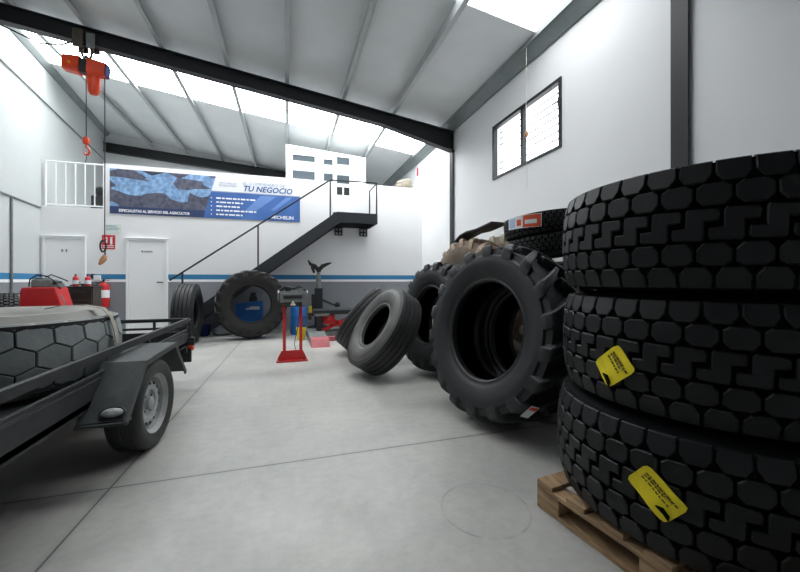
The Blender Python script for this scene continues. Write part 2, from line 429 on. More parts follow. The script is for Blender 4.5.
# steelwork
def ibeam(mb, a, b, w, h, m, h2=None):
    """I section from a to b (top line), depth downward h at a, h2 at b"""
    a, b = Vector(a), Vector(b); h2 = h2 or h; t = .016
    d = (b - a).normalized(); side = d.cross(Vector((0, 0, 1))).normalized() * (w / 2); dn = Vector((0, 0, -1))
    def slab(p, q, dep, dep2, s, th):
        vs = []
        for P, D in ((p, dep), (q, dep2)):
            for sg in (-1, 1):
                for e in (0, th): vs.append(P + s * sg + dn * (D + e))
        mb.add(vs, [(0, 2, 3, 1), (4, 5, 7, 6), (0, 1, 5, 4), (2, 6, 7, 3), (0, 4, 6, 2), (1, 3, 7, 5)], m)
    slab(a, b, 0, 0, side, t); slab(a, b, h - t, h2 - t, side, t)
    s2 = side.normalized() * .006
    vs = [a + s2, a - s2, b + s2, b - s2, a + s2 + dn * h, a - s2 + dn * h, b + s2 + dn * h2, b - s2 + dn * h2]
    mb.add(vs, [(0, 2, 6, 4), (1, 5, 7, 3)], m)
def beam_obj(y, label, off=0.15, h=.27, xa=None):
    mb = MB(); x0 = xl(y) if xa is None else xa
    p0 = (x0, y, ceil_z(x0) - off); p1 = (1.9, y, ceil_z(1.9) - off); p2 = (XR, y, ceil_z(XR) - off)
    ibeam(mb, p0, p1, .16, h, M['beam']); ibeam(mb, p1, p2, .16, h, M['beam'], h + .17)
    return struct(mb.build('roof_beam', smooth=False), label, 'beam')
Y1, Y0 = 7.27, 2.41
beam_obj(Y1, 'charcoal steel roof beam carrying the orange hoist')
beam_obj(Y0 - .0, 'charcoal steel roof beam overhead behind the view', xa=xl(Y0))
mb = MB()
ibeam(mb, (xl(13.3), 13.3, 5.42), (0.0, 13.3, 4.98), .16, .27, M['beam']); ibeam(mb, (0, 13.3, 4.98), (XR, 13.3, 4.7), .16, .27, M['beam'])
struct(mb.build('roof_beam', smooth=False), 'far charcoal roof beam above the mezzanine', 'beam')
for y, lab in ((Y0, 'wide charcoal steel column on the right wall above the tyre stack'), (Y1, 'thin dark steel column edge on the right wall under the roof beam')):
    mb = MB(); w = .155 if y == Y0 else .15
    mb.span((XR - .045, y - w / 2, 0), (XR - .03, y + w / 2, zr - .1), M['beam'])
    mb.span((XR - .03, y - .006, 0), (XR, y + .006, zr - .1), M['beam'])
    struct(mb.build('column', smooth=False), lab, 'column')
mb = MB(); mb.span((xl(Y1) + .03, Y1 - .07, 2.7), (xl(Y1) + .045, Y1 + .07, 5.4), M['beam'])
struct(mb.build('column', smooth=False), 'dark steel column on the left wall', 'column')
# purlins
PX = [2.12, 1.07, 0.0, -1.03, -2.08, -3.15, -4.15]
names = ['second from the right', 'third from the right', 'in the middle of the roof', 'left of the middle', 'third from the left', 'second from the left', 'leftmost']
for x, w in zip(PX, names):
    ys = max(YF, 9.2 - (x + 4.81) / -0.1415 * -1) if False else YF
    if x < -3.1: ys = 9.2 + (-(x) - 4.81) / 0.1415 + .3
    ys = max(ys, YF)
    mb = MB(); z = ceil_z(x)
    mb.span((x - .035, ys, z - .145), (x - .03, YB, z), M['galv'])
    mb.span((x - .035, ys, z - .15), (x + .035, YB, z - .145), M['galv'])
    mb.span((x + .03, ys, z - .15), (x + .035, YB, z - .125), M['galv'])
    struct(mb.build('purlin', smooth=False), 'galvanised roof purlin, ' + w, 'purlin')
# eave channel on the right
mb = MB(); z = ceil_z(3.4)
mb.add([(XR - .005, YF, z - .16), (XR - .05, YF, z - .16), (XR - .21, YF, z - .03), (XR - .21, YF, z + .02), (XR - .005, YF, z + .02)] +
       [(XR - .005, YB, z - .16), (XR - .05, YB, z - .16), (XR - .21, YB, z - .03), (XR - .21, YB, z + .02), (XR - .005, YB, z + .02)],
       [(0, 1, 6, 5), (1, 2, 7, 6), (2, 3, 8, 7), (3, 4, 9, 8), (4, 0, 5, 9), (0, 4, 3, 2, 1), (5, 6, 7, 8, 9)], M['gutter'])
mb.span((XR - .215, YF, z - .05), (XR - .2, YB, z + .02), M['gutter'])
struct(mb.build('eave_channel', smooth=False), 'grey metal eave channel along the top of the right wall', 'channel')
mb = MB(); vs = []
for y in (3.0, YB):
    x = xl(y); z = ceil_z(x)
    vs += [(x, y, z - .13), (x + .03, y, z - .13), (x + .11, y, z - .05), (x + .11, y, z + .0), (x, y, z)]
mb.add(vs, [(0, 1, 6, 5), (1, 2, 7, 6), (2, 3, 8, 7), (3, 4, 9, 8), (4, 0, 5, 9), (0, 4, 3, 2, 1), (5, 6, 7, 8, 9)], M['gutter'])
struct(mb.build('eave_channel', smooth=False), 'grey metal channel along the top of the left wall', 'channel')
# left wall conduits
def on_left(y, z, off=.02): return (xl(y) + off, y, z)
mb = MB(); mb.tube([on_left(3.0, 4.89), on_left(13.2, 4.89)], .014, M['grey_metal'], 8)
tag(mb.build('conduit'), 'long grey conduit along the upper left wall', 'conduit')
mb = MB(); mb.tube([on_left(8.1, 2.66), on_left(8.1, .95)], .02, M['grey_metal'], 8); mb.span((xl(8.1), 8.06, .8), (xl(8.1) + .06, 8.14, .96), M['grey_metal'])
tag(mb.build('conduit'), 'vertical grey conduit on the lower left wall', 'conduit')
mb = MB(); a = on_left(3.0, 2.68, 0); b = on_left(9.19, 2.68, 0)
mb.add([a, b, (b[0] + .025, b[1], b[2]), (a[0] + .025, a[1], a[2]), (a[0], a[1], 2.655), (b[0], b[1], 2.655), (b[0] + .025, b[1], 2.655), (a[0] + .025, a[1], 2.655)],
       [(0, 1, 2, 3), (4, 7, 6, 5), (3, 2, 6, 7), (1, 5, 6, 2), (0, 3, 7, 4)], M['grey_metal'])
struct(mb.build('trim_1', smooth=False), 'thin ledge line along the left wall', 'trim')
mb = MB(); mb.tube([(3.44, 8.9, .9), (3.44, 8.9, 1.49)], .016, M['grey_metal'], 8); mb.span((3.42, 8.88, .0), (3.47, 8.92, .95), M['grey_metal'])
tag(mb.build('pipe_stub'), 'short grey pipe standing in the far right corner', 'pipe')

# ------------------------------------------------------------------ doors and window
def door(name, x0, x1, zt, label, swap=False):
    r = thing(name, label, 'door', ((x0 + x1) / 2, YW, 0)); r['kind'] = 'structure'
    w = x1 - x0; mb = MB()
    mb.span((-w / 2, -.035, 0), (-w / 2 + .05, 0, zt), M['door_white']); mb.span((w / 2 - .05, -.035, 0), (w / 2, 0, zt), M['door_white'])
    mb.span((-w / 2 + .05, -.035, zt - .05), (w / 2 - .05, 0, zt), M['door_white']); mb.span((-w / 2 - .01, -.05, zt), (w / 2 + .01, 0, zt + .02), M['white_paint'])
    mb.build('door_frame', r, smooth=False, bevel=.004)
    mb = MB(); mb.span((-w / 2 + .055, -.02, .01), (w / 2 - .055, -.003, zt - .055), M['door_white']); lf = mb.build('door_leaf', r, smooth=False, bevel=.003)
    hx = w / 2 - .1
    mb = MB(); mb.span((hx - .02, -.028, 1.0), (hx + .025, -.02, 1.17), M['white_paint'])
    mb.cyl((hx, -.02, 1.14), (hx, -.07, 1.14), .011, M['black_steel'], 10); mb.span((hx - .1, -.075, 1.128), (hx + .012, -.058, 1.152), M['black_steel'])
    mb.build('handle', lf, smooth=False, bevel=.002)
    return r, lf
d1, lf1 = door('door_1', -4.76, -4.03, 2.09, 'plain white door under the white railing')
d2, lf2 = door('door_2', -3.32, -2.53, 2.09, 'white door under the banner, left of the staircase')
mb = MB()
for sx, kind in ((-.035, 0), (.035, 1)):
    mb.span((sx - .03, -.025, 1.765), (sx + .03, -.0205, 1.835), M['paper'])
    mb.span((sx - .012, -.027, 1.79) if kind else (sx - .016, -.027, 1.785), (sx + .012, -.0255, 1.812) if kind else (sx + .016, -.0255, 1.808), M['ink'])
    mb.span((sx - .009, -.027, 1.768), (sx - .002, -.0255, 1.79), M['ink']); mb.span((sx + .002, -.027, 1.768), (sx + .009, -.0255, 1.79), M['ink'])
    mb.cyl((sx, -.0255, 1.822), (sx, -.027, 1.822), .009, M['ink'], 10)
mb.build('toilet_sign', lf1, smooth=False)
mb = MB(); mb.span((-.115, -.026, 1.79), (.115, -.0205, 1.842), M['paper'])
mb.span((-.105, -.028, 1.8), (-.075, -.0262, 1.832), M['ink'])
text_geo(mb, 'ALMACÉN', .04, (-.065, -.028, 1.802), (1, 0, 0), (0, 0, 1), M['ink'], width=.165, bold=.001)
mb.build('door_sign', lf2, smooth=False)

win = thing('window_1', 'white lit window with dark frame high on the right wall', 'window', (XR, (WY0 + WY1) / 2, WZ0)); win['kind'] = 'structure'
hw, wh = (WY1 - WY0) / 2, WZ1 - WZ0
mb = MB(); t = .05
for a, b in (((-.02, -hw, 0), (.06, -hw + t, wh)), ((-.02, hw - t, 0), (.06, hw, wh)), ((-.02, -hw + t, 0), (.06, hw - t, t * .7)), ((-.02, -hw + t, wh - t), (.06, hw - t, wh)), ((-.02, -.03, t * .7), (.05, .03, wh - t))):
    mb.span(a, b, M['black_steel'])
mb.build('window_frame', win, smooth=False, bevel=.004)
for s in (-1, 1):
    mb = MB(); a, b = sorted((s * .03, s * (hw - t))); mb.span((.03, a, t * .7), (.036, b, wh - t), M['glass']); mb.build('pane', win, smooth=False)
    mb = MB()
    for i in range(8):
        z = .085 + i * .106; mb.span((.10, a, z), (.112, b, z + .013), M['window_bar'])
    mb.build('security_bars', win, smooth=False)
mb = MB(); mb.span((-.045, -hw + .005, .55), (-.02, -hw + .03, .67), M['black_steel']); mb.tube([(-.045, -hw + .018, .6), (-.075, -hw + .02, .6), (-.08, -hw + .09, .59)], .009, M['black_steel'], 8)
mb.build('latch', win)
r = thing('pull_cord', 'thin white cord with a brown knob hanging before the window', 'cord', (3.3, 4.42, 2.5))
mb = MB(); mb.tube([(0, 0, 2.05), (0.0, .01, 1.2), (0, 0, .62), (.005, -.01, .0)], .004, M['string'], 6); mb.build('string', r)
mb = MB(); mb.lathe([(0, .75), (.014, .755), (.026, .78), (.03, .81), (.018, .84), (.005, .85), (0, .85)], 12, M['tan']); mb.build('knob', r)

# ------------------------------------------------------------------ mezzanine: railing, office, bits
r = thing('railing', 'white steel railing at the mezzanine edge on the left', 'railing', (-4.245, YW + .06, 2.71))
mb = MB(); mb.tube([(-.5, 0, .94), (.5, 0, .94)], .018, M['white_paint'], 10); mb.build('top_rail', r)
mb = MB(); mb.tube([(-.5, 0, .05), (.5, 0, .05)], .015, M['white_paint'], 10); mb.build('bottom_rail', r)
for i in range(7):
    x = -.5 + i / 6
    mb = MB(); mb.tube([(x, 0, 0 if i in (0, 6) else .05), (x, 0, .94)], .017 if i in (0, 6) else .013, M['white_paint'], 8); mb.build('baluster', r)
ofc = thing('office_booth', 'white office booth with small windows behind the stair landing', 'booth', (0, YW + .155, 2.71)); ofc['kind'] = 'structure'
mb = MB(); x0, x1 = -.03, 1.98
def topz(x): return 4.56 - 2.71 - .07 * (x - x0)
def bpoly(y0, y1, pts): mb.prism(pts, (0, y0, 0), (1, 0, 0), (0, 0, 1), (0, 1, 0), y1 - y0, M['door_white'])
wins = [(.10, .70, .98, 1.64), (.86, 1.15, .98, 1.60)]
# front panel built round its openings
xs = sorted({x0, x1, *[w[0] for w in wins], *[w[1] for w in wins]})
for a, b in zip(xs, xs[1:]):
    holes = sorted([(w[2], w[3]) for w in wins if w[0] <= a + 1e-6 and w[1] >= b - 1e-6]); z = 0.0
    for h0, h1 in holes:
        bpoly(0, .02, [(a, z), (b, z), (b, h0), (a, h0)]); z = h1
    bpoly(0, .02, [(a, z), (b, z), (b, topz(b)), (a, topz(a))])
for X in (x0, x1 - .04): mb.prism([(.17, .0), (2.0, .0), (2.0, topz(X)), (.17, topz(X))], (X, 0, 0), (0, 1, 0), (0, 0, 1), (1, 0, 0), .04, M['door_white'])
mb.add([(x0, 0, topz(x0)), (x1, 0, topz(x1)), (x1, 2, topz(x1)), (x0, 2, topz(x0))], [(0, 1, 2, 3)], M['door_white'])
mb.build('booth_wall', ofc, smooth=False)
for i, (a, b, c, d) in enumerate(wins):
    mb = MB()
    for p, q in (((a, -.012, c), (a + .03, .02, d)), ((b - .03, -.012, c), (b, .02, d)), ((a + .03, -.012, c), (b - .03, .02, c + .03)), ((a + .03, -.012, d - .03), (b - .03, .02, d))): mb.span(p, q, M['white_paint'])
    f = mb.build('window_frame', ofc, smooth=False)
    mb = MB(); h = d - c
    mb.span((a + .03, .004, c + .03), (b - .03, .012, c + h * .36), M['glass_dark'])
    mb.span((a + .03, .004, c + h * .36), (b - .03, .01, c + h * .74), M['pane_reflection'])  # middle band of the pane is a painted reflection
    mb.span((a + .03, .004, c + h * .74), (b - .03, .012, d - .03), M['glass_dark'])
    mb.build('pane', f, smooth=False)
d3 = thing('door_3', 'white half-glazed door at the top of the staircase landing', 'door', (1.36, YW, 2.71)); d3['kind'] = 'structure'
mb = MB()
for a, b in (((-.26, -.03, .05), (-.16, -.001, 1.66)), ((.16, -.03, .05), (.26, -.001, 1.66)), ((-.16, -.03, 1.60), (.16, -.001, 1.66)), ((-.16, -.03, .84), (.16, -.001, .93)), ((-.16, -.03, .05), (.16, -.001, .64))): mb.span(a, b, M['door_white'])
lf3 = mb.build('door_leaf', d3, smooth=False)
mb = MB(); mb.span((-.16, -.02, .93), (.16, -.004, 1.14), M['glass_dark']); mb.span((-.16, -.02, 1.14), (.16, -.006, 1.42), M['pane_reflection']); mb.span((-.16, -.02, 1.42), (.16, -.004, 1.60), M['glass_dark']); mb.build('pane', lf3, smooth=False)  # pale middle row paints the reflection in the door glass
for sx in (-1, 1):
    mb = MB(); a, b = sorted((sx * .02, sx * .16)); mb.span((a, -.02, .64), (b, -.004, .84), M['dark_metal']); mb.build('pane', lf3, smooth=False)
mb = MB(); mb.span((-.02, -.028, .64), (.02, -.003, .84), M['door_white']); mb.build('glazing_bar', lf3, smooth=False)
mb = MB(); mb.lathe([(0, 0), (.17, .01), (.2, .06), (.17, .11), (.19, .15), (.15, .21), (.06, .24), (0, .24)], 10, M['sack'])
for v in range(len(mb.v)):
    x, y, z = mb.v[v]; mb.v[v] = (x * 1.25 + .02 * math.sin(9 * z + y * 20), y * .45 + .01 * math.sin(x * 30), z * (1 + .15 * math.sin(x * 14)))
o = mb.build('folded_sacks'); o.location = (3.02, YW + .075, 3.68); tag(o, 'bundle of folded beige sacks on top of the back wall', 'sacks')
mb = MB(); mb.box((-.015, 0, -.13), (.02, .07, .22), M['sign_red']); mb.tube([(-.015, 0, -.02), (-.01, 0, .04)], .006, M['string'], 6)
o = mb.build('hanging_tag', smooth=False); o.location = (XR, 9.5, 4.36); tag(o, 'small red tag hung high in the far right corner', 'tag')
# dark oddments standing behind the railing
r = thing('fan_heater', 'small dark machine standing behind the white railing', 'machine', (-3.98, 9.75, 2.71))
mb = MB(); mb.box((0, 0, .2), (.3, .3, .3), M['dark_metal']); mb.build('body', r, smooth=False, bevel=.02)
mb = MB(); mb.lathe([(0, 0), (.12, 0), (.14, .05), (.14, .16), (.1, .2), (0, .2)], 14, M['black_steel']); o = mb.build('motor', r); o.location = (0.02, 0, .36)
for sx in (-1, 1):
    mb = MB(); mb.cyl((sx * .16, -.08, .06), (sx * .12, -.08, .06), .06, M['rubber_dark'], 14); mb.cyl((sx * .16, .08, .06), (sx * .12, .08, .06), .06, M['rubber_dark'], 14); mb.build('wheel', r)

# ------------------------------------------------------------------ staircase
st = thing('staircase', 'charcoal steel staircase with landing climbing the back wall to the office', 'staircase', (0, 0, 0))
YO, YI = 8.32, 9.14
poly = [(1.09, 2.76), (2.05, 2.76), (2.05, 2.52), (1.17, 2.52), (-2.2, 0), (-2.61, 0)]
for y in (YO, YI): 
    mb = MB(); mb.prism(poly, (0, y, 0), (1, 0, 0), (0, 0, 1), (0, 1, 0), .045, M['stair_steel'])
    mb.build('stringer', st, smooth=False, bevel=.004)
mb = MB(); mb.span((1.02, YO + .045, 2.7), (2.05, YI, 2.755), M['stair_steel']); mb.span((2.005, YO + .045, 2.52), (2.05, YI, 2.7), M['stair_steel']); mb.span((1.1, YO + .045, 2.55), (1.15, YI, 2.7), M['stair_steel'])
mb.build('landing', st, smooth=False)
for i in range(1, 14):
    z = i * 2.76 / 14; x = -2.61 + z / .746
    mb = MB(); mb.span((x - .0, YO + .045, z - .035), (x + .29, YI, z), M['stair_steel']); mb.build('step', st, smooth=False)
def rz(x): return 3.48 + .716 * (x - .94)
mb = MB(); mb.tube([(-2.27, YO + .02, rz(-2.27)), (.94, YO + .02, 3.48), (2.05, YO + .02, 3.50), (2.05, YI, 3.50)], .018, M['black_steel'], 8); mb.build('handrail', st)
for x, zt, zb in ((-2.04, rz(-2.04), .42), (-.6, rz(-.6), 1.49), (.94, 3.48, 2.64), (2.03, 3.5, 2.76)):
    mb = MB(); mb.span((x - .016, YO + .004, zb), (x + .016, YO + .036, zt), M['black_steel']); mb.build('post', st, smooth=False)
mb = MB(); mb.span((2.02, YI - .03, 2.76), (2.05, YI, 3.5), M['black_steel']); mb.build('post', st, smooth=False)
for x in (1.24, 1.88):
    mb = MB()
    for a, b in (((x - .1, 9.1, 2.5), (x + .1, 9.2, 2.52)), ((x - .1, 9.17, 2.32), (x + .1, 9.198, 2.34)), ((x - .1, 9.15, 2.32), (x - .075, 9.198, 2.52)), ((x - .012, 9.15, 2.32), (x + .012, 9.198, 2.52)), ((x + .075, 9.15, 2.32), (x + .1, 9.198, 2.52)), ((x - .1, 9.16, 2.4), (x + .1, 9.198, 2.43))): mb.span(a, b, M['black_steel'])
    mb.build('bracket', st, smooth=False)

# ------------------------------------------------------------------ banner and small wall signs
bx0, bx1, bz0, bz1 = -3.615, .30, 2.615, 3.58
r = thing('banner', 'wide blue and white printed banner hung on the back wall', 'banner', (0, YW - .012, 0))
EX, EZ = (1, 0, 0), (0, 0, 1)
def flat(mb, pts, m, lift): mb.prism(pts, (0, -lift, 0), EX, EZ, (0, 1, 0), .0012, m)
mb = MB(); mb.span((bx0, 0, bz0), (bx1, .008, bz1), M['banner_white'])
flat(mb, [(bx0, bz0), (-1.835, bz0), (-1.567, bz1), (bx0, bz1)], M['banner_photo'], .002)
flat(mb, [(bx0, bz0), (-1.82, bz0), (-1.79, bz0 + .16), (bx0, bz0 + .16)], M['banner_navy'], .004)
flat(mb, [(-1.835, bz0), (bx1, bz0), (bx1, 3.225), (-1.667, 3.225)], M['banner_blue'], .002)
lb = mat('banner pale blue', '#6a8ecb', .45)
flat(mb, [(-.95, bz0 + .2), (-.72, bz0 + .2), (-.25, 3.2), (-.6, 3.2)], lb, .004)
flat(mb, [(-.38, bz0 + .25), (-.28, bz0 + .25), (.12, 3.2), (-.02, 3.2)], lb, .004)
flat(mb, [(-1.69, 3.225), (bx1, 3.225), (bx1, 3.245), (-1.685, 3.245)], M['banner_grey'], .004)
mb.build('printed_sheet', r, smooth=False)
mb = MB(); TL = -.0062
text_geo(mb, 'ESPECIALISTAS AL SERVICIO DEL AGRICULTOR', .08, (-3.45, TL, bz0 + .045), EX, EZ, M['white_ink'], width=1.35, bold=.0025)
text_geo(mb, 'TU NEGOCIO', .185, (-1.0, TL, 3.285), EX, EZ, M['banner_text_blue'], shear=.25, width=1.1, bold=.004)
text_geo(mb, 'EL COMPAÑERO DE', .1, (-1.0, TL, 3.435), EX, EZ, M['banner_grey'], shear=.2, width=.95)
text_geo(mb, 'MICHELIN', .06, (-1.5, TL, 3.42), EX, EZ, M['banner_grey'], width=.36)
text_geo(mb, 'EXELAGRI', .06, (-1.5, TL, 3.36), EX, EZ, M['banner_grey'], width=.36)
text_geo(mb, 'MICHELIN', .11, (-.36, TL, 2.665), EX, EZ, M['white_ink'], width=.5, bold=.003)
for i, L in enumerate((.84, .57, .52, .86, .56)):          # rows of print too small to read
    z = 3.065 - i * .094; flat(mb, [(-1.675, z + .017), (-1.66, z), (-1.645, z + .017), (-1.66, z + .034)], M['white_ink'], .006); x = -1.56; k = 0
    while x < -1.56 + L:
        w = (.1, .055, .13, .08, .045)[(k + i) % 5]; w = min(w, -1.56 + L - x); flat(mb, [(x, z), (x + w, z), (x + w, z + .034), (x, z + .034)], M['white_ink'], .006); x += w + .022; k += 1
mb.build('lettering', r, smooth=False, fix=False)

r = thing('fire_sign', 'red and white fire extinguisher sign on the back wall', 'sign', (-3.64, YW - .006, 2.0))
mb = MB(); mb.span((-.118, 0, -.15), (.118, .006, .15), M['sign_red']); mb.build('plate', r, smooth=False)
mb = MB()
mb.span((-.08, -.003, -.02), (-.02, -.0005, .1), M['paper']); mb.span((.03, -.003, -.05), (.07, -.0005, .075), M['paper']); mb.span((.04, -.003, .075), (.06, -.0005, .095), M['paper']); mb.span((.03, -.003, .095), (.085, -.0005, .108), M['paper'])
mb.prism([(-.055, .1), (-.03, .05), (-.05, 0), (-.075, .03)], (0, -.005, 0), EX, EZ, (0, 1, 0), .0015, M['sign_red'])
mb.span((-.1, -.003, -.085), (.1, -.0005, -.07), M['paper']); mb.span((-.1, -.003, -.12), (.1, -.0005, -.105), M['paper'])
mb.build('pictogram', r, smooth=False)
mb = MB(); mb.span((-.15, 0, -.1), (.15, .004, .1), M['green'])
for z in (.06, .035, .0, -.03): mb.span((-.12, -.002, z), (.12 - abs(z), 0, z + .01), M['banner_grey'])
o = mb.build('paper_notice', smooth=False); o.location = (-3.56, YW - .005, 2.29); tag(o, 'faded pale paper notice above the red fire sign', 'notice')
r = thing('socket_box', 'small white socket box on the blue stripe by the door', 'socket', (-3.83, YW, 1.235))
mb = MB(); mb.span((-.06, -.05, -.055), (.06, 0, .055), M['white_paint']); mb.build('box', r, smooth=False, bevel=.006)
mb = MB(); mb.span((-.1, -.055, .0), (-.06, -.0, .085), M['black_steel']); mb.build('plug', r, smooth=False)
# ------------------------------------------------------------------ tyres (axis along local Z, origin at the tyre's centre)
def spline(pts, n=4):
    out = []
    for i in range(len(pts) - 1):
        p0 = pts[max(i - 1, 0)]; p1 = pts[i]; p2 = pts[i + 1]; p3 = pts[min(i + 2, len(pts) - 1)]
        for k in range(n):
            t = k / n
            out.append(tuple(.5 * (2 * b + (c - a) * t + (2 * a - 5 * b + 4 * c - d) * t * t + (-a + 3 * b - 3 * c + d) * t ** 3) for a, b, c, d in zip(p0, p1, p2, p3)))
    out.append(pts[-1]); return out
def carcass(R, W, rim, tw, depth, side, tread, n=96, bulge=1.0, shoulder=.10, ribs=None):
    """closed tyre section: bead, bulging sidewall, tread base, inner liner. ribs = list of circumferential groove z positions/half widths"""
    Hh = R - rim; hw = W / 2
    sw = [(rim, hw * .62), (rim - .004, hw * .74), (rim + .012, hw * .80), (rim + .02, hw * .785), (rim + .035, hw * .80), (rim + Hh * .22, hw * .90), (rim + Hh * .45, hw * bulge), (rim + Hh * .60, hw * bulge * .995), (rim + Hh * .63, hw * bulge * .985), (R - shoulder * Hh - depth, tw / 2 * 1.0)]
    sw = sw[:5] + spline(sw[4:], 3)[1:]
    ns = len(sw)
    top = [(R - depth, tw / 2 * .965)]
    if ribs:
        zs = []
        for zc, g in ribs: zs += [(R, zc + g * 1.25), (R - depth, zc + g * .8), (R - depth, zc - g * .8), (R, zc - g * 1.25)]
        top = [(R - .02, tw / 2 * .985), (R - .004, tw / 2 * .95)] + sorted(zs, key=lambda p: -p[1]) + [(R - .004, -tw / 2 * .95), (R - .02, -tw / 2 * .985)]
        top = sorted(top, key=lambda p: -p[1])
        # keep groove vertex order (R, base, base, R)
    else:
        top += [(R - depth, -tw / 2 * .965)]
    inner = [(rim, hw * .5), (rim + Hh * .3, hw * .80), (rim + Hh * .6, hw * .84), (R - depth - .05, tw / 2 * .82), (R - depth - .035, 0)]
    inner = spline(inner, 2)
    prof = sw + top + [(r, -z) for r, z in reversed(sw)] + [(r, -z) for r, z in inner] + [(r, z) for r, z in reversed(inner[:-1])]
    mats = []
    k = len(prof)
    for j in range(k): mats.append(tread if (ns <= j < ns + len(top) - 1 or (ribs and ns - 1 <= j < ns + len(top))) else side)
    for j in range(2 * ns + len(top), k - 1): mats[j] = M['rubber_groove']
    mb = MB(); mb.lathe(prof, n, mats, closed=True)
    return mb
def blocks(mb, polys, N, R, tw, depth, m, crown=.012, cham=.006, mg=None):
    for i in range(N):
        for poly in polys:
            k = len(poly); cx = sum(p[0] for p in poly) / k; cy = sum(p[1] for p in poly) / k
            rings = []
            pitch = 2 * PI * R / N
            for dr, sh in ((-depth - .004, 0), (-cham, 0), (0, cham)):
                ring = []
                for q, (s, w) in enumerate(poly):
                    if sh:
                        a = poly[q - 1]; c = poly[(q + 1) % k]
                        # inward offset by mitre
                        d1 = Vector(((s - a[0]) * pitch, (w - a[1]) * tw)); d2 = Vector(((c[0] - s) * pitch, (c[1] - w) * tw))
                        d1.normalize(); d2.normalize(); n1 = Vector((-d1.y, d1.x)); n2 = Vector((-d2.y, d2.x)); b = n1 + n2
                        b = b / max(.4, b.length_squared / 2) if b.length > 1e-6 else n1
                        s = s + b.x * sh / pitch; w = w + b.y * sh / tw
                    r = R + dr - crown * abs(2 * w) ** 3
                    a_ = (i + s) * 2 * PI / N
                    ring.append((r * math.cos(a_), r * math.sin(a_), w * tw))
                rings.append(ring)
            vs = rings[0] + rings[1] + rings[2]; fs = []
            for lv in (0, 1):
                for q in range(k): fs.append((lv * k + q, lv * k + (q + 1) % k, (lv + 1) * k + (q + 1) % k, (lv + 1) * k + q))
            fs.append(tuple(2 * k + q for q in range(k)))
            mb.add(vs, fs, m)
def ccw(poly):
    a = sum(p[0] * q[1] - q[0] * p[1] for p, q in zip(poly, poly[1:] + poly[:1]))
    return poly if a > 0 else poly[::-1]
def arc_split(poly, n=2):
    """extra points on long edges so that blocks follow the tyre's curve"""
    out = []
    for p, q in zip(poly, poly[1:] + poly[:1]):
        out.append(p)
        if abs(q[0] - p[0]) > .3: out.append(((p[0] + q[0]) / 2, (p[1] + q[1]) / 2))
    return out
sh_ = [(-.462, .5), (.462, .5), (.462, .392), (.27, .328), (-.27, .328), (-.462, .392)]
hx_ = [(.036, .284), (.036, .196), (.22, .144), (.78, .144), (.964, .196), (.964, .284), (.77, .32), (.23, .32)]
zz_ = [(-.25, .104), (-.18, .128), (.59, .118), (.66, .09), (.63, .026), (.26, .022), (.25, -.104), (.18, -.128), (-.59, -.118), (-.66, -.09), (-.63, -.026), (-.26, -.022)]
dump_tread = [ccw(arc_split(p)) for p in (sh_, hx_, zz_, [(s, -w) for s, w in hx_], [(s, -w) for s, w in sh_])]

def make_tyre(name, label, cat, carc, tread_mb=None, group=None, carc_name='sidewall', angle=32):
    r = thing(name, label, cat, group=group)
    carc.build(carc_name, r, angle=angle)
    if tread_mb is not None: tread_mb.build('tread', r, angle=25, fix=False)
    return r
def place(o, c, n=(0, 0, 1), spin=0.0):
    o.rotation_mode = 'QUATERNION'; o.rotation_quaternion = axis_matrix(n, spin).to_quaternion(); o.location = c
def lean_normal(az, lift):
    """az = horizontal direction the face looks (degrees, 0 = +X, 90 = +Y); lift = degrees the face is tilted up"""
    a, e = math.radians(az), math.radians(lift); return (math.cos(a) * math.cos(e), math.sin(a) * math.cos(e), math.sin(e))
def rest_z(R, tw, n):
    return R * math.sqrt(max(0, 1 - n[2] ** 2)) + tw / 2 * abs(n[2])

# --- the stack of three on the pallet
R, W = .67, .488
mb = MB(); blocks(mb, dump_tread, 40, R, .452, .026, M['rubber_new'], crown=.03, cham=.0045)
dump = make_tyre('dump_truck_tyre', 'new black block-tread tyre, lowest of the three on the pallet', 'tyre',
                 carcass(R - .003, W, .29, .452, .025, M['rubber_new'], M['rubber_groove'], 108), mb, 'new block-tread tyres stacked on the pallet')
SC = (1.975, 1.21)
C3 = (SC[0] - .035, SC[1], .146 + W / 2); C2 = (SC[0] + .012, SC[1] + .01, C3[2] + W + .009); C1 = (SC[0], SC[1], C2[2] + W + .009)
mid = copy_tree(dump); top = copy_tree(dump)
mid['label'] = 'new black block-tread tyre with a yellow label, middle of the pallet stack'
top['label'] = 'new black block-tread tyre without a label, topmost of the pallet stack'
place(dump, C3, spin=.03); place(mid, C2, spin=.11); place(top, C1, spin=.0)
dump['label'] = 'new black block-tread tyre with a yellow label, lowest of the stack, lying on the pallet'

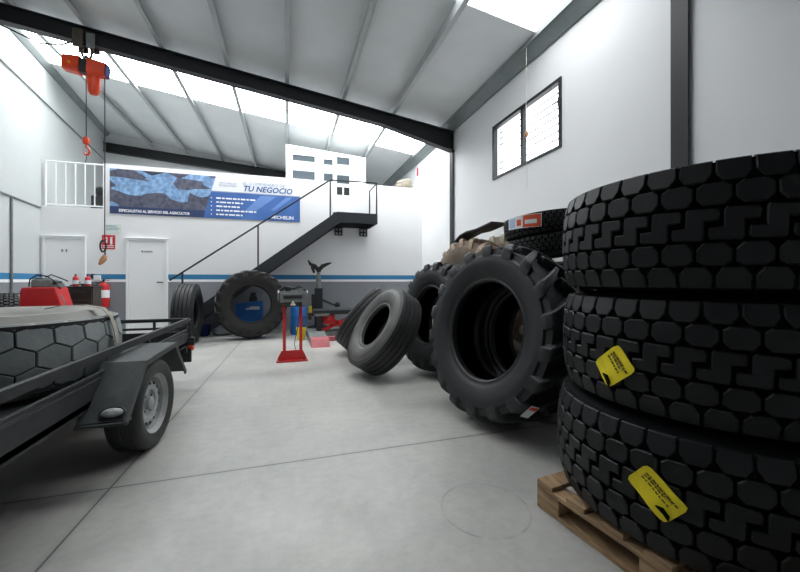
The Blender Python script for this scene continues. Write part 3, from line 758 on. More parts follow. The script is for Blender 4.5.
def tyre_label(parent, Cc, p, ang, w, h, nub):
    """small yellow label curved on a tread; p = point on the tread in the world"""
    d = math.atan2(p[1] - Cc[1], p[0] - Cc[0]) ; zc = p[2] - Cc[2]; r0 = R + .004
    # local frame of the tyre is spun, so work in world and undo
    inv = parent.rotation_quaternion.to_matrix().inverted()
    ca, sa = math.cos(ang), math.sin(ang)
    def wrap(u, v, lift=0.0):
        x = u * ca - v * sa; y = u * sa + v * ca
        a = d + x / r0; rr = r0 + lift + .004 * math.sin(u * 40) 
        return inv @ Vector((rr * math.cos(a), rr * math.sin(a), zc + y))
    mb = MB(); nx, ny = 8, 6; vs = []
    for lift in (0, .0015):
        for j in range(ny + 1):
            for i in range(nx + 1):
                u = (i / nx - .5) * w; v = (j / ny - .5) * h
                if i in (0, nx) and j in (0, ny): u *= .93; v *= .93
                vs.append(wrap(u, v, lift))
    fs = []; o = (nx + 1) * (ny + 1)
    for j in range(ny):
        for i in range(nx):
            a = j * (nx + 1) + i; fs += [(o + a, o + a + 1, o + a + nx + 2, o + a + nx + 1), (a, a + nx + 1, a + nx + 2, a + 1)]
    mb.add(vs, fs, M['label_yellow'])
    lb = mb.build('paper_label', parent, smooth=True, fix=False); lb['label'] = 'yellow printed label'
    mb = MB()
    text_geo(mb, 'XZE800Y', h * .2, None or (0, 0, 0), (1, 0, 0), (0, 1, 0), M['ink'], width=w * .62, bold=.0, wrapf=lambda x, y: wrap(-(x - w * .3), -(y - h * .30), .003))
    for k, (l, yy) in enumerate(((.66, .06), (.5, .17), (.72, .26))):
        x = -w * .38; j = 0
        while x < -w * .38 + w * l:
            ww = (.012, .007, .015, .009)[j % 4]; y0 = -h * .02 + h * yy - h * .02
            q = [(x, y0), (x + ww, y0), (x + ww, y0 + h * .055), (x, y0 + h * .055)]
            mb.add([wrap(a * 1, b - h * 0, .003) for a, b in q], [(0, 1, 2, 3)], M['ink']); x += ww + .004; j += 1
    mb.build('printing', lb, smooth=False, fix=False)
    mb = MB(); q = [(nub[0] - .028, nub[1] - .004), (nub[0] - .01, nub[1] + .012), (nub[0] + .02, nub[1] + .004), (nub[0] + .03, nub[1] - .012), (nub[0] + .004, nub[1] - .004)]
    mb.add([wrap(a, b, .0035) for a, b in q] + [wrap(a * 1, b, .012) for a, b in q], [(5, 6, 7, 8, 9)] + [(i, (i + 1) % 5, 5 + (i + 1) % 5, 5 + i) for i in range(5)], M['rubber_groove'])
    mb.build('torn_hole', lb, smooth=False)
def cam2w(xc, zc, z):
    c, s = math.cos(math.radians(17.4)), math.sin(math.radians(17.4))
    return (xc * c + zc * s, zc * c - xc * s, z)
def hit(Cc, u, dy):
    """where a sight line from eye height meets a stacked tyre's tread"""
    dx, dyy, _ = cam2w(u, 1.0, 0); a = dx * dx + dyy * dyy; b = dx * Cc[0] + dyy * Cc[1]; c = Cc[0] ** 2 + Cc[1] ** 2 - R * R
    t = (b - math.sqrt(b * b - a * c)) / a
    return (dx * t, dyy * t, H + dy / 360 * t)
tyre_label(mid, C2, hit(C2, .594, -86), math.radians(-50), .125, .155, (.03, -.055))
tyre_label(dump, C3, hit(C3, .711, -213), math.radians(-40), .17, .115, (.055, -.024))

# --- tractor tyres
def lugs(mb, N, R, W, depth, m, hand=1, rise=.9, over=.06):
    hw = W / 2
    for side in (1, -1):
        for i in range(N):
            a0 = (i + (.5 if side < 0 else 0)) * 2 * PI / N
            secs = []
            # (fraction across, angle offset, top r, base r, half thickness base, top)
            for f in (-over * 2, .2, .45, .7, .9):
                w = f * hw; ang = hand * rise * (.62 * f + .10 * (1 - (1 - max(f, 0)) ** 2)) * hw / R * 1.25
                rt = R - .010 * f * f - .022 * max(0, f - .6) / .3; tk = .021 + .024 * max(f, 0)
                secs.append((w, ang, rt, R - depth - .02, tk * 1.45, tk))
            ae = secs[-1][1]
            rows = []
            for w, ang, rt, rb, tb, tt in secs:
                z = side * w
                rows.append([(rb, a0 + ang - tb / R, z), (rt, a0 + ang - tt / R, z), (rt, a0 + ang + tt / R, z), (rb, a0 + ang + tb / R, z)])
            # shoulder and run down the sidewall
            dz = ae + hand * .03
            rows.append([(R - depth - .05, a0 + dz - .068 / R, side * hw * .90), (R - .045, a0 + dz - .054 / R, side * hw * .985), (R - .045, a0 + dz + .054 / R, side * hw * .985), (R - depth - .05, a0 + dz + .068 / R, side * hw * .90)])
            dz2 = dz + hand * .01
            rows.append([(R - depth - .10, a0 + dz2 - .074 / R, side * hw * .92), (R - .10, a0 + dz2 - .060 / R, side * hw * .995), (R - .10, a0 + dz2 + .060 / R, side * hw * .995), (R - depth - .10, a0 + dz2 + .074 / R, side * hw * .92)])
            dz3 = dz2 + hand * .005
            rows.append([(R - depth - .12, a0 + dz3 - .06 / R, side * hw * .93), (R - .165, a0 + dz3 - .045 / R, side * hw * .965), (R - .165, a0 + dz3 + .045 / R, side * hw * .965), (R - depth - .12, a0 + dz3 + .06 / R, side * hw * .93)])
            vs = [(r * math.cos(a), r * math.sin(a), z) for row in rows for r, a, z in row]; fs = []
            for k in range(len(rows) - 1):
                b = k * 4
                for q in range(3): fs.append((b + q, b + q + 1, b + q + 5, b + q + 4))
            e = (len(rows) - 1) * 4; fs += [(0, 1, 2, 3), (e + 3, e + 2, e + 1, e)]
            mb.add(vs, fs, m)
def tractor(name, label, R, W, rim, N, depth, m, group=None, hand=1, rise=.9, n=96, mc=None):
    mb = MB(); lugs(mb, N, R, W, depth, m, hand, rise)
    r = thing(name, label, 'tyre', group=group)
    carcass(R - .0, W * .98, rim, W * .90, depth, mc or m, mc or m, n, shoulder=.14).build('sidewall', r)
    mb.build('tread', r, angle=50, bevel=.011)
    return r
FG = 'farm tyres leaning along the right wall'
n1 = lean_normal(193, 9)
t1 = tractor('tractor_tyre', 'big black tractor tyre with deep lugs leaning next to the pallet stack', .735, .44, .405, 18, .065, M['rubber_farm'], FG, hand=-1)
place(t1, (1.70, 2.66, rest_z(.735, .40, n1)), n1, .1)
t1b = tractor('tractor_tyre', 'black tractor tyre nested close behind the big one, its bead seen through the hole', .67, .42, .40, 18, .06, M['rubber_farm'], FG, hand=-1)
n1b = lean_normal(193, 6); place(t1b, (2.15, 2.76, rest_z(.67, .38, n1b)), n1b, .25)
q1 = t1.rotation_quaternion.to_matrix().inverted(); lv = q1 @ (Vector((1.563, 2.077, .305)) - t1.location)
ra = Vector((lv.x, lv.y, 0)).normalized(); ta = Vector((-ra.y, ra.x, 0)); c0 = ra * .742 + Vector((0, 0, .185))
mb = MB()
for (a, b_), m, e in (((-.065, -.035), M['paper'], 0), ((.02, -.03), M['label_red'], .0015)):
    w_, h_ = (.13, .07) if e == 0 else (.035, .06)
    mb.add([c0 + ra * e + ta * (a + dx * w_) + (Vector((0, 0, 1)) + ra * -.25) * (b_ + dy * h_) for dx, dy in ((0, 0), (1, 0), (1, 1), (0, 1))], [(0, 1, 2, 3)], m)
o = mb.build('paper_label', t1, smooth=False); o['label'] = 'small white and orange paper label'
n2 = lean_normal(190, 10)
t2 = tractor('tractor_tyre', 'dark tractor tyre with lugs directly behind the grey ribbed truck tyre', .70, .42, .36, 18, .06, M['rubber_farm'], FG, hand=-1)
place(t2, (1.86, 4.30, rest_z(.70, .38, n2)), n2, .3)
n3 = lean_normal(184, 6)
t3 = tractor('tractor_tyre', 'mud-coated tan tractor tyre rising behind the dark tractor tyres', .89, .46, .48, 20, .06, M['rubber_mud'], FG, hand=-1, mc=M['mud_dark'])
place(t3, (2.52, 4.70, rest_z(.89, .42, n3)), n3, .2)
t4 = tractor('tractor_tyre', 'pale clay-coated tractor tyre against the right wall, left of the two flat tyres', .93, .42, .50, 20, .06, M['rubber_mud_light'], FG, hand=-1, mc=M['mud_dark'])
n4 = lean_normal(182, 4)
place(t4, (3.05, 4.62, rest_z(.93, .38, n4)), n4, .0)
# paper label on the front tractor tyre
r_lab = None

# --- tractor tyre leaning on the stairs at the back
n5 = lean_normal(-84, 5)
t5 = tractor('tractor_tyre', 'worn tractor tyre leaning on the staircase with a blue machine seen through it', .69, .40, .375, 20, .035, M['rubber_far'], hand=1)
place(t5, (-.69, 7.93, rest_z(.69, .37, n5)), n5, .1)

# --- ribbed truck tyres
def ribbed(label, R, W, rim, group=None, side=None, tread=None, name='truck_tyre'):
    side = side or M['rubber_truck_side']; tread = tread or M['rubber_truck']
    tw = W * .86
    ribs = [(-tw * .31, .007), (-tw * .105, .007), (tw * .105, .007), (tw * .31, .007)]
    r = thing(name, label, 'tyre', group=group)
    mb = carcass(R, W, rim, tw, .014, side, tread, 88, ribs=ribs, shoulder=.14)
    mb.build('carcass', r, angle=28)
    return r
TG = 'ribbed truck tyres standing about'
n6 = lean_normal(190, 32)
k1 = ribbed('grey ribbed truck tyre leaning steeply on a dark tractor tyre', .56, .36, .285, TG)
place(k1, (1.165, 4.43, rest_z(.555, .33, n6)), n6)
n7 = lean_normal(150, 38)
k2 = copy_tree(k1); k2['label'] = 'ribbed truck tyre half hidden behind the grey leaning truck tyre'
place(k2, (1.22, 5.80, rest_z(.555, .33, n7)), n7)
n8 = lean_normal(-62, 0)
k3 = copy_tree(k1); k3['label'] = 'dark ribbed truck tyre standing upright at the foot of the stairs'
for ch in k3.children:
    ch.data = ch.data.copy(); ch.data.materials.clear(); [ch.data.materials.append(M[q]) for q in ('rubber_dark', 'rubber_dark', 'rubber_groove')]
n8 = lean_normal(-50, 0)
n8 = lean_normal(-18, 0)
place(k3, (-1.80, 7.75, .56), lean_normal(0, 0))

# --- light truck tyres lying flat on a stack of truck tyres
R2, W2 = .40, .215
def small_blocks(N, R, tw, depth, m):
    p = []
    p.append([(-.40, .5), (.40, .5), (.30, .33), (-.40, .30)]); p.append([(.08, .27), (.6, .30), (.92, .17), (.5, .11), (.1, .14)])
    p.append([(-.4, .09), (.1, .12), (.42, .03), (.3, -.08), (-.2, -.1), (-.42, -.02)])
    p.append([(.1, -.13), (.55, -.1), (.9, -.16), (.6, -.29), (.08, -.27)]); p.append([(-.40, -.31), (.32, -.34), (.42, -.5), (-.38, -.5)])
    mb = MB(); blocks(mb, [ccw(q) for q in p], N, R, tw, depth, m, crown=.012, cham=.003); return mb
STK = (2.955, 3.09); hz = 1.375 / 5
base_r = ribbed('dusty truck tyre lying flat under the two light tyres, behind the front tractor tyre', .52, hz - .006, .285, 'truck tyres stacked flat by the right wall', M['rubber_dark'], M['rubber_dark'])
for i in range(5):
    o = base_r if i == 0 else copy_tree(base_r)
    place(o, (STK[0] + (.02, -.01, .015, 0, -.02)[i], STK[1] + (.0, .02, -.02, .01, 0)[i], hz * (i + .5)))
    o['label'] = ['dark truck tyre lying flat, lowest of the stack behind the front tractor tyre', 'dark truck tyre lying flat, second from the floor behind the front tractor tyre', 'dark truck tyre lying flat in the middle of the stack behind the front tractor tyre',
                  'dark truck tyre lying flat, fourth up behind the front tractor tyre', 'dark truck tyre lying flat directly beneath the two light tyres'][i]
lt = make_tyre('light_truck_tyre', 'light all-terrain tyre lying flat under the tyre with the orange label', 'tyre',
               carcass(R2 - .002, W2, .21, W2 * .92, .011, M['rubber_dark'], M['rubber_groove'], 72, bulge=1.0), small_blocks(44, R2, W2 * .9, .011, M['rubber_dark']), 'light tyres lying flat on top of the pile')
lt2 = copy_tree(lt); lt2['label'] = 'light all-terrain tyre with a white and orange label on top of the pile'
LTC = (2.57, 3.09)
TN = Vector((-.09, .06, 1)).normalized(); TB = Vector((LTC[0], LTC[1], 1.377 + .044 + W2 / 2))
place(lt, TB, TN); place(lt2, TB + TN * (W2 + .002) + Vector((-.02, 0, 0)), TN, .3)
# wrap label on the upper one
inv = lt2.rotation_quaternion.to_matrix().inverted()
def lwrap(a, z, lift): return inv @ Vector(((R2 + lift) * math.cos(a), (R2 + lift) * math.sin(a), z))
mb = MB(); A0, A1 = math.radians(176), math.radians(228)
def lstrip(a0, a1, z0, z1, m, lift):
    k = 12; vs = []
    for i in range(k + 1):
        a = a0 + (a1 - a0) * i / k
        vs += [lwrap(a, z0, lift), lwrap(a, z1, lift)]
    mb.add(vs, [(2 * i, 2 * i + 2, 2 * i + 3, 2 * i + 1) for i in range(k)], m)
lstrip(A0, A1, -.055, .07, M['paper'], .003)
lb = mb.build('paper_label', lt2, fix=False); lb['label'] = 'white and orange printed label'
mb = MB(); D = math.radians
lstrip(D(203), D(227), -.05, .065, M['label_red'], .0045); lstrip(D(178), D(190), -.045, .05, M['label_blue'], .0045); lstrip(D(193), D(200), -.03, .03, M['label_red'], .0045)
lstrip(D(206), D(222), -.02, .02, M['paper'], .0055)
mb.build('printing', lb, fix=False)
# flat dark rubber offcut and white card on the mud-coated tyres
mb = MB(); vs = []
pts = [(-.42, -.11), (-.28, -.035), (-.1, .0), (.12, .005), (.3, .03), (.46, .055)]
for y, z in pts:
    for x in (-.13, .13):
        for d in (0, .022): vs.append((x, y, z + d))
fs = [(0, 1, 3, 2), (20, 22, 23, 21)]
for i in range(5):
    a = i * 4; fs += [(a, a + 2, a + 6, a + 4), (a + 1, a + 5, a + 7, a + 3), (a, a + 4, a + 5, a + 1), (a + 2, a + 3, a + 7, a + 6)]
mb.add(vs, fs, M['rubber_dark']); o = mb.build('rubber_strip', angle=50); o.location = (2.56, 4.50, 1.86); o.rotation_euler = (0, 0, math.radians(180 + 6)); tag(o, 'bent strip of dark rubber lying across the muddy tyres', 'rubber strip')
mb = MB(); mb.box((0, 0, .045), (.12, .16, .09), M['paper'], Matrix.Rotation(.3, 3, 'X')); o = mb.build('white_carton', smooth=False, bevel=.004); o.location = (3.0, 4.15, 1.86); tag(o, 'small white carton on the pale muddy tyre', 'carton')

# --- the big tyre on the trailer
R3, W3 = .66, .47
hexw = [[(0, .19), (-.47, .095), (-.47, -.095), (0, -.19), (.47, -.095), (.47, .095)]]
for sg in (1, -1):
    hexw += [[(.5, sg * .48), (.03, sg * .395), (.03, sg * .205), (.5, sg * .11), (.97, sg * .205), (.97, sg * .395)], [(-.42, sg * .5), (0, sg * .42), (.42, sg * .5)]]
mb = MB()
blocks(mb, [ccw(p) for p in hexw], 25, R3, W3 * .84, .022, M['rubber_old'], crown=.035, cham=.004)
big = make_tyre('earthmover_tyre', 'huge weathered grey tyre with honeycomb tread lying on the trailer', 'tyre',
                carcass(R3 - .003, W3, .33, W3 * .84, .021, M['rubber_old_side'], M['rubber_old_groove'], 104, bulge=1.02, shoulder=.2), mb)
BT = (-1.80, 2.98, .512 + W3 / 2)
place(big, BT, (0, 0, 1), .1)

# --- tyre by the left wall
sm = make_tyre('light_truck_tyre', 'dark block-tread tyre standing by the left wall at the picture edge', 'tyre',
               carcass(.5, .27, .27, .25, .012, M['rubber_dark'], M['rubber_groove'], 72), small_blocks(46, .502, .25, .013, M['rubber_dark']))
place(sm, (-3.93, 6.76, .502), lean_normal(30, 0))
# ------------------------------------------------------------------ pallet
r = thing('pallet', 'rough wooden pallet under the three stacked tyres', 'pallet', (1.943, 1.072, 0), math.radians(6.6))
px0, px1, py0, py1 = -.62, .62, -.60, .60
for i in range(7):
    y = py0 + .05 + i * (py1 - py0 - .1) / 6
    mb = MB(); mb.span((px0, y - .05, .122), (px1, y + .05, .144), M['wood']); mb.build('deck_board', r, smooth=False, bevel=.003)
for x in (px0 + .05, 0, px1 - .05):
    mb = MB(); mb.span((x - .05, py0, .1), (x + .05, py1, .122), M['wood']); mb.build('stringer_board', r, smooth=False, bevel=.003)
    for y in (py0 + .07, (py0 + py1) / 2, py1 - .07):
        mb = MB(); mb.span((x - .05, y - .07, .022), (x + .05, y + .07, .1), M['wood']); mb.build('block', r, smooth=False, bevel=.003)
    mb = MB(); mb.span((x - .05, py0, 0), (x + .05, py1, .022), M['wood']); mb.build('bottom_board', r, smooth=False, bevel=.003)

# ------------------------------------------------------------------ trailer
tr = thing('car_trailer', 'black dusty open car trailer carrying the huge grey tyre', 'trailer', (-1.8, 3.0, 0))
OX, OY = -1.8, 3.0
XA, XB = -2.52, -1.08        # inner body
YA, YE = 1.25, 4.65
def L(x, y, z): return (x - OX, y - OY, z)
def tb(name, boxes, m, parent=tr, bevel=.004, label=None):
    mb = MB()
    for a, b in boxes: mb.span(L(*a), L(*b), m)
    o = mb.build(name, parent, smooth=False, bevel=bevel)
    if label: o['label'] = label
    return o
tb('bed', [((XA, YA, .455), (XB, YE, .495))], M['trailer'])
tb('chassis', [((XA + .12, YA, .37), (XA + .18, YE, .455)), ((XB - .18, YA, .37), (XB - .12, YE, .455)), ((XA + .18, YA + .1, .39), (XB - .18, YA + .16, .455)), ((XA + .18, 2.9, .3), (XB - .18, 2.98, .38)), ((XA, YE - .08, .37), (XB, YE, .455))], M['trailer'])
for x0, x1, s in ((XA - .0, XA + .025, -1), (XB - .025, XB, 1)):
    tb('side_panel', [((x0, YA, .44), (x1, YE, .60))], M['trailer'])
    tb('side_rail', [((x0, YA, .70), (x1 + .005, YE + .02, .752))], M['trailer'])
    tb('side_rail', [((x0 + .006, YA, .612), (x1, YE, .634))], M['trailer'])
    for y in (YA + .02, 3.45, YE - .02): tb('side_post', [((x0, y - .02, .5), (x1, y + .02, .70))], M['trailer'])
    mb = MB(); mb.tube([L((x0 + x1) / 2, 1.75, .40), L((x0 + x1) / 2, 1.75, .355), L((x0 + x1) / 2, 1.81, .345), L((x0 + x1) / 2, 1.83, .375)], .007, M['grey_metal'], 8); mb.build('lashing_hook', tr)
tb('front_board', [((XA, YA, .44), (XB, YA + .025, .70))], M['trailer'])
# rear gate frame
for x in (XA, XB):
    mb = MB(); mb.tube([L(x, YE + .02, .735), L(x, YE + .05, .68), L(x, YE + .05, .25)], .022, M['trailer'], 8); mb.build('gate_post', tr)
tb('rear_gate', [((XA, YE + .0, .715), (XB, YE + .04, .752)), ((XA, YE + .01, .63), (XB, YE + .035, .655)), ((XA, YE + .0, .44), (XB, YE + .03, .60))] + [((x - .012, YE + .008, .6), (x + .012, YE + .034, .73)) for x in (-2.2, -1.8, -1.42)], M['trailer'])
tb('light_bar', [((XA - .03, YE + .0, .25), (XB + .03, YE + .035, .42))], M['trailer'])
for s, x in ((1, XB - .015), (-1, XA + .0)):
    mb = MB(); mb.span(L(x + .0, YE + .0, .38), L(x + .065, YE + .075, .455), M['orange_lens']); o = mb.build('tail_light', tr, smooth=False, bevel=.01); o['label'] = 'orange tail light'
tb('tail_bracket', [((XB - .02, YE + .0, .44), (XB + .06, YE + .05, .53))], M['trailer'])
tb('drawbar', [((-1.84, .45, .40), (-1.76, YA + .1, .46))], M['trailer'])
tb('coupling', [((-1.85, .3, .40), (-1.75, .47, .5))], M['grey_metal'])
# mudguards and wheels
for s in (1, -1):
    xi = XB - .03 if s > 0 else XA + .03; xo = xi + s * .235
    prof = [(2.42, .385), (2.72, .66), (3.36, .675), (3.68, .37)]
    mb = MB(); vs = []
    for y, z in prof:
        for x in (xi, xo): vs += [L(x, y, z), L(x, y, z + .008)]
    fs = []
    for i in range(3):
        a = i * 4; fs += [(a, a + 4, a + 6, a + 2), (a + 1, a + 3, a + 7, a + 5), (a, a + 1, a + 5, a + 4), (a + 2, a + 6, a + 7, a + 3)]
    fs += [(0, 2, 3, 1), (12, 13, 15, 14)]
    mb.add(vs, fs, M['trailer_fender'])
    # rolled outer lip
    for (ya, za), (yb, zb) in zip(prof, prof[1:]): mb.bar(L(xo, ya, za - .012), L(xo, yb, zb - .012), .012, .036, M['trailer_fender'], up=(0, -1, .5))
    mb.span(L(xi, 2.40, .37), L(xo, 2.5, .385), M['trailer_fender'])
    g = mb.build('mudguard', tr, smooth=False)
    if s > 0:
        mb = MB(); Mx = Matrix.Translation(L(xo - .075, 2.445, .435)) @ Matrix.Rotation(math.radians(48), 4, 'X') 
        ring = MB()
        mb.lathe([(0, .016), (.03, .013), (.045, .004), (.047, 0), (.05, 0), (.053, .006), (.058, .0), (.058, -.004), (0, -.004)], 20, [M['clear_lens']] * 3 + [M['black_steel']] * 6, M4=Mx @ Matrix.Diagonal((1.15, .6, 1, 1)))
        o = mb.build('marker_lamp', g); o['label'] = 'oval clear marker lamp'
    # wheel: tyre, rim disc, hub cap
    wc = L(xi + s * .125, 3.0, .31)
    axm = Matrix.Translation(wc) @ Matrix.Rotation(math.radians(-5 * s), 4, 'Z') @ (Matrix.Rotation(math.radians(90 * s), 4, 'Y'))
    Rw, Ww = .31, .185
    axm = axm @ Matrix.Diagonal((1, 1, 1.15, 1))
    prof = [(.205, .055), (.20, .07), (.207, .08), (.222, .082), (.25, .091), (.275, .09), (.297, .078), (.306, .066), (.308, .045), (.302, .043), (.302, .037), (.309, .035), (.31, .006), (.303, .004), (.303, -.004), (.31, -.006), (.309, -.035), (.302, -.037), (.302, -.043), (.308, -.045), (.306, -.066), (.297, -.078), (.275, -.09), (.25, -.091), (.222, -.082), (.2, -.07), (.205, -.055)]
    mb = MB(); mb.lathe(prof, 64, M['rubber_truck'], closed=True, M4=axm)
    w = mb.build('wheel', tr)
    # side lugs of the car tyre tread: fine sipes are in the grooves; rim
    mb = MB(); mb.lathe([(.212, .066), (.208, .078), (.203, .078), (.196, .062), (.182, .052), (.178, .02), (.172, .012), (.165, .018), (.15, .036), (.12, .046), (.095, .04), (.088, .028), (.06, .024), (.045, .026), (.043, .05), (.03, .056), (0, .057)], 48, M['wheel'], M4=axm)
    mb.lathe([(.212, .066), (.205, -.06), (.18, -.06), (.178, .02)], 48, M['wheel'], M4=axm)
    mb.build('rim', w, angle=40)
    d = (axm.to_3x3() @ Vector((0, 0, 1))).normalized()
    if s > 0:
        for i in range(14):
            a = 2 * PI * i / 14; c = axm @ Vector((.137 * math.cos(a), .137 * math.sin(a), .040))
            mb = MB(); mb.cyl(c, c + d * .0035, .0105, M['rubber_groove'], 10); mb.build('vent_hole', w)
        for i in range(4):
            a = 2 * PI * (i + .4) / 4; c = axm @ Vector((.072 * math.cos(a), .072 * math.sin(a), .024))
            mb = MB(); mb.cyl(c, c + d * .014, .011, M['grey_metal'], 6); mb.build('wheel_bolt', w)
# strap across the tyre
mb = MB()
def on_top(x, y): return None
sp = [(-1.10, 2.86, .64), (-1.085, 2.86, .752), (-1.17, 2.92, .90), (-1.25, 2.98, .985), (-1.46, 3.06, 1.0), (-1.60, 3.10, .95)]
sp = [Vector(p) for p in ((-1.105, 2.93, .76), (-1.125, 2.935, .86), (-1.15, 2.94, .945), (-1.195, 2.945, 1.0), (-1.30, 2.955, 1.02), (-1.44, 2.965, 1.018), (-1.52, 2.97, 1.0))]
vs = []
for i, p in enumerate(sp):
    t = (sp[min(i + 1, len(sp) - 1)] - sp[max(i - 1, 0)]).normalized(); n = Vector((0, 1, 0)); w_ = .024
    nn = t.cross(n).normalized() * .002
    for e in (-1, 1):
        for d in (-1, 1): vs.append(p + n * w_ * e + nn * d)
fs = []
for i in range(len(sp) - 1):
    a = i * 4; fs += [(a, a + 2, a + 6, a + 4), (a + 1, a + 5, a + 7, a + 3), (a, a + 4, a + 5, a + 1), (a + 2, a + 3, a + 7, a + 6)]
mb.add(vs, fs + [(0, 1, 3, 2)], M['strap'])
o = mb.build('tie_strap', angle=60); tag(o, 'beige webbing strap over the edge of the huge tyre on the trailer', 'strap')

# ------------------------------------------------------------------ chain hoist on the beam
HX, HY = -3.18, 7.27
bz = ceil_z(HX) - .15 - .27      # underside of the beam
h = thing('chain_hoist', 'orange electric chain hoist hanging from the roof beam', 'hoist', (HX, HY, bz)); h.scale = (.74, .74, .80)
mb = MB()
for s in (-1, 1):
    mb.span((-.21, s * .12 - .012, -.12), (-.02, s * .12 + .012, .26), M['brass']); mb.span((.04, s * .12 - .012, -.10), (.2, s * .12 + .012, .2), M['grey_metal'])
    for x in (-.13, .13): mb.cyl((x, s * .108, .05), (x, s * .06, .05), .05, M['dark_metal'], 14)
mb.cyl((-.1, -.13, -.05), (-.1, .13, -.05), .022, M['brass'], 10); mb.cyl((.1, -.13, -.05), (.1, .13, -.05), .022, M['brass'], 10)
mb.build('trolley', h, smooth=False, bevel=.006)
mb = MB(); ring = [(.095 * math.cos(a), .0, -.15 + .14 * math.sin(a)) for a in [2 * PI * i / 18 for i in range(18)]]
mb.tube(ring, .024, M['brass'], 8, closed=True)
ring = [(0, .06 * math.cos(a), -.29 + .065 * math.sin(a)) for a in [2 * PI * i / 16 for i in range(16)]]
mb.tube(ring, .02, M['brass'], 8, closed=True); mb.build('suspension_ring', h)
rotb = Matrix.Rotation(math.radians(4), 3, 'Y')
mb = MB()
def oct_(x0, x1, hw, hh, ch, zc, k0=1.0, k1=1.0):
    vs = []
    for x, k in ((x0, k0), (x1, k1)):
        for y, z in ((-hw + ch, -hh), (hw - ch, -hh), (hw, -hh + ch), (hw, hh - ch), (hw - ch, hh), (-hw + ch, hh), (-hw, hh - ch), (-hw, -hh + ch)):
            vs.append(rotb @ Vector((x, y * k, z * k)) + Vector((0, 0, zc)))
    fs = [tuple(range(7, -1, -1)), tuple(range(8, 16))] + [(i, (i + 1) % 8, 8 + (i + 1) % 8, 8 + i) for i in range(8)]
    return vs, fs
ZB = -.46
for x0, x1, k0, k1, nm in ((-.41, -.10, .85, 1.0, 'motor_housing'), (.05, .38, 1.0, .8, 'gear_housing')):
    mb = MB(); mb.add(*oct_(x0, x1, .15, .17, .05, ZB, k0, k1), M['orange']); mb.build(nm, h, smooth=False, bevel=.012)
mb = MB(); mb.add(*oct_(-.10, .05, .12, .14, .04, ZB), M['black_steel']); mb.build('body', h, smooth=False, bevel=.008)
mb = MB(); mb.span((-.03, -.03, ZB + .1), (.02, .03, -.33), M['dark_metal']); mb.build('hanger', h, smooth=False)
mb = MB(); mb.add(*oct_(.38, .40, .11, .13, .04, ZB), M['navy']); mb.build('end_plate', h, smooth=False)
mb = MB(); mb.cyl((-.26, -.135, ZB + .0), (-.26, -.156, ZB + .0), .022, M['yellow'], 12); mb.build('badge', h)
mb = MB(); mb.span((-.31, -.02, ZB + .16), (-.25, .02, ZB + .21), M['black_steel']); mb.build('cable_gland', h, smooth=False)
mb = MB(); mb.lathe([(.0, -1.02), (.06, -1.01), (.095, -.94), (.11, -.66), (.105, -.6), (.09, -.6), (.08, -.9), (0, -.97)], 14, M['orange']); 
for i in range(len(mb.v)): mb.v[i] = (mb.v[i][0] * 1.2 + .13, mb.v[i][1] * .9, mb.v[i][2] + .0)
mb.build('chain_bag', h)
mb = MB(); mb.tube([(-.01, 0, -.66), (-.01, 0, -1.92)], .010, M['dark_metal'], 6); mb.build('load_chain', h)
mb = MB(); mb.lathe([(0, -2.06), (.055, -2.05), (.07, -1.99), (.05, -1.92), (0, -1.91)], 12, M['orange'])
mb.tube([(0, 0, -2.06), (0, 0, -2.12), (.05, 0, -2.16), (.065, 0, -2.22), (.03, 0, -2.28), (-.03, 0, -2.27), (-.055, 0, -2.21)], [.02, .02, .022, .024, .022, .018, .01], M['orange'], 8)
for i in range(len(mb.v)): mb.v[i] = (mb.v[i][0] - .01, mb.v[i][1], mb.v[i][2])
mb.build('hook', h)
mb = MB(); mb.tube([(-.01, 0, -2.28), (-.012, .01, -2.36), (-.03, 0, -2.45)], .006, M['dark_metal'], 6); mb.build('chain_tail', h)
PZ = (1.80 - bz) / .8; PXX = .335
mb = MB(); mb.tube([(PXX, 0, ZB - .12), (PXX + .005, 0, -1.6), (PXX, 0, PZ + .02)], .011, M['cable'], 8); mb.build('pendant_cable', h)
mb = MB(); ring = [(PXX - .03 + .055 * math.cos(a), .0, PZ - .05 + .12 * math.sin(a)) for a in [2 * PI * i / 16 for i in range(16)]]
mb.tube(ring, .02, M['black_steel'], 8, closed=True)
mb.tube([(PXX + .0, 0, PZ - .12), (PXX + .01, 0, PZ - .2), (PXX, 0, PZ - .27)], .016, M['black_steel'], 8); p = mb.build('pendant_control', h)
mb = MB(); mb.tube([(PXX + .01, 0, PZ - .24), (PXX - .01, -.01, PZ - .31), (PXX - .05, -.01, PZ - .37), (PXX - .1, 0, PZ - .44)], [.035, .06, .055, .025], M['tan'], 10); o = mb.build('grip', p); o['label'] = 'tan wrapped grip'
mb = MB(); mb.tube([(-.14, -.1, .02), (-.4, -.08, -.1), (-.8, -.05, -.14), (-1.1, 0, -.02), ((xl(HY) - HX) / .74 + .03, 0, .25)], .016, M['cable'], 6); mb.build('supply_cable', h)

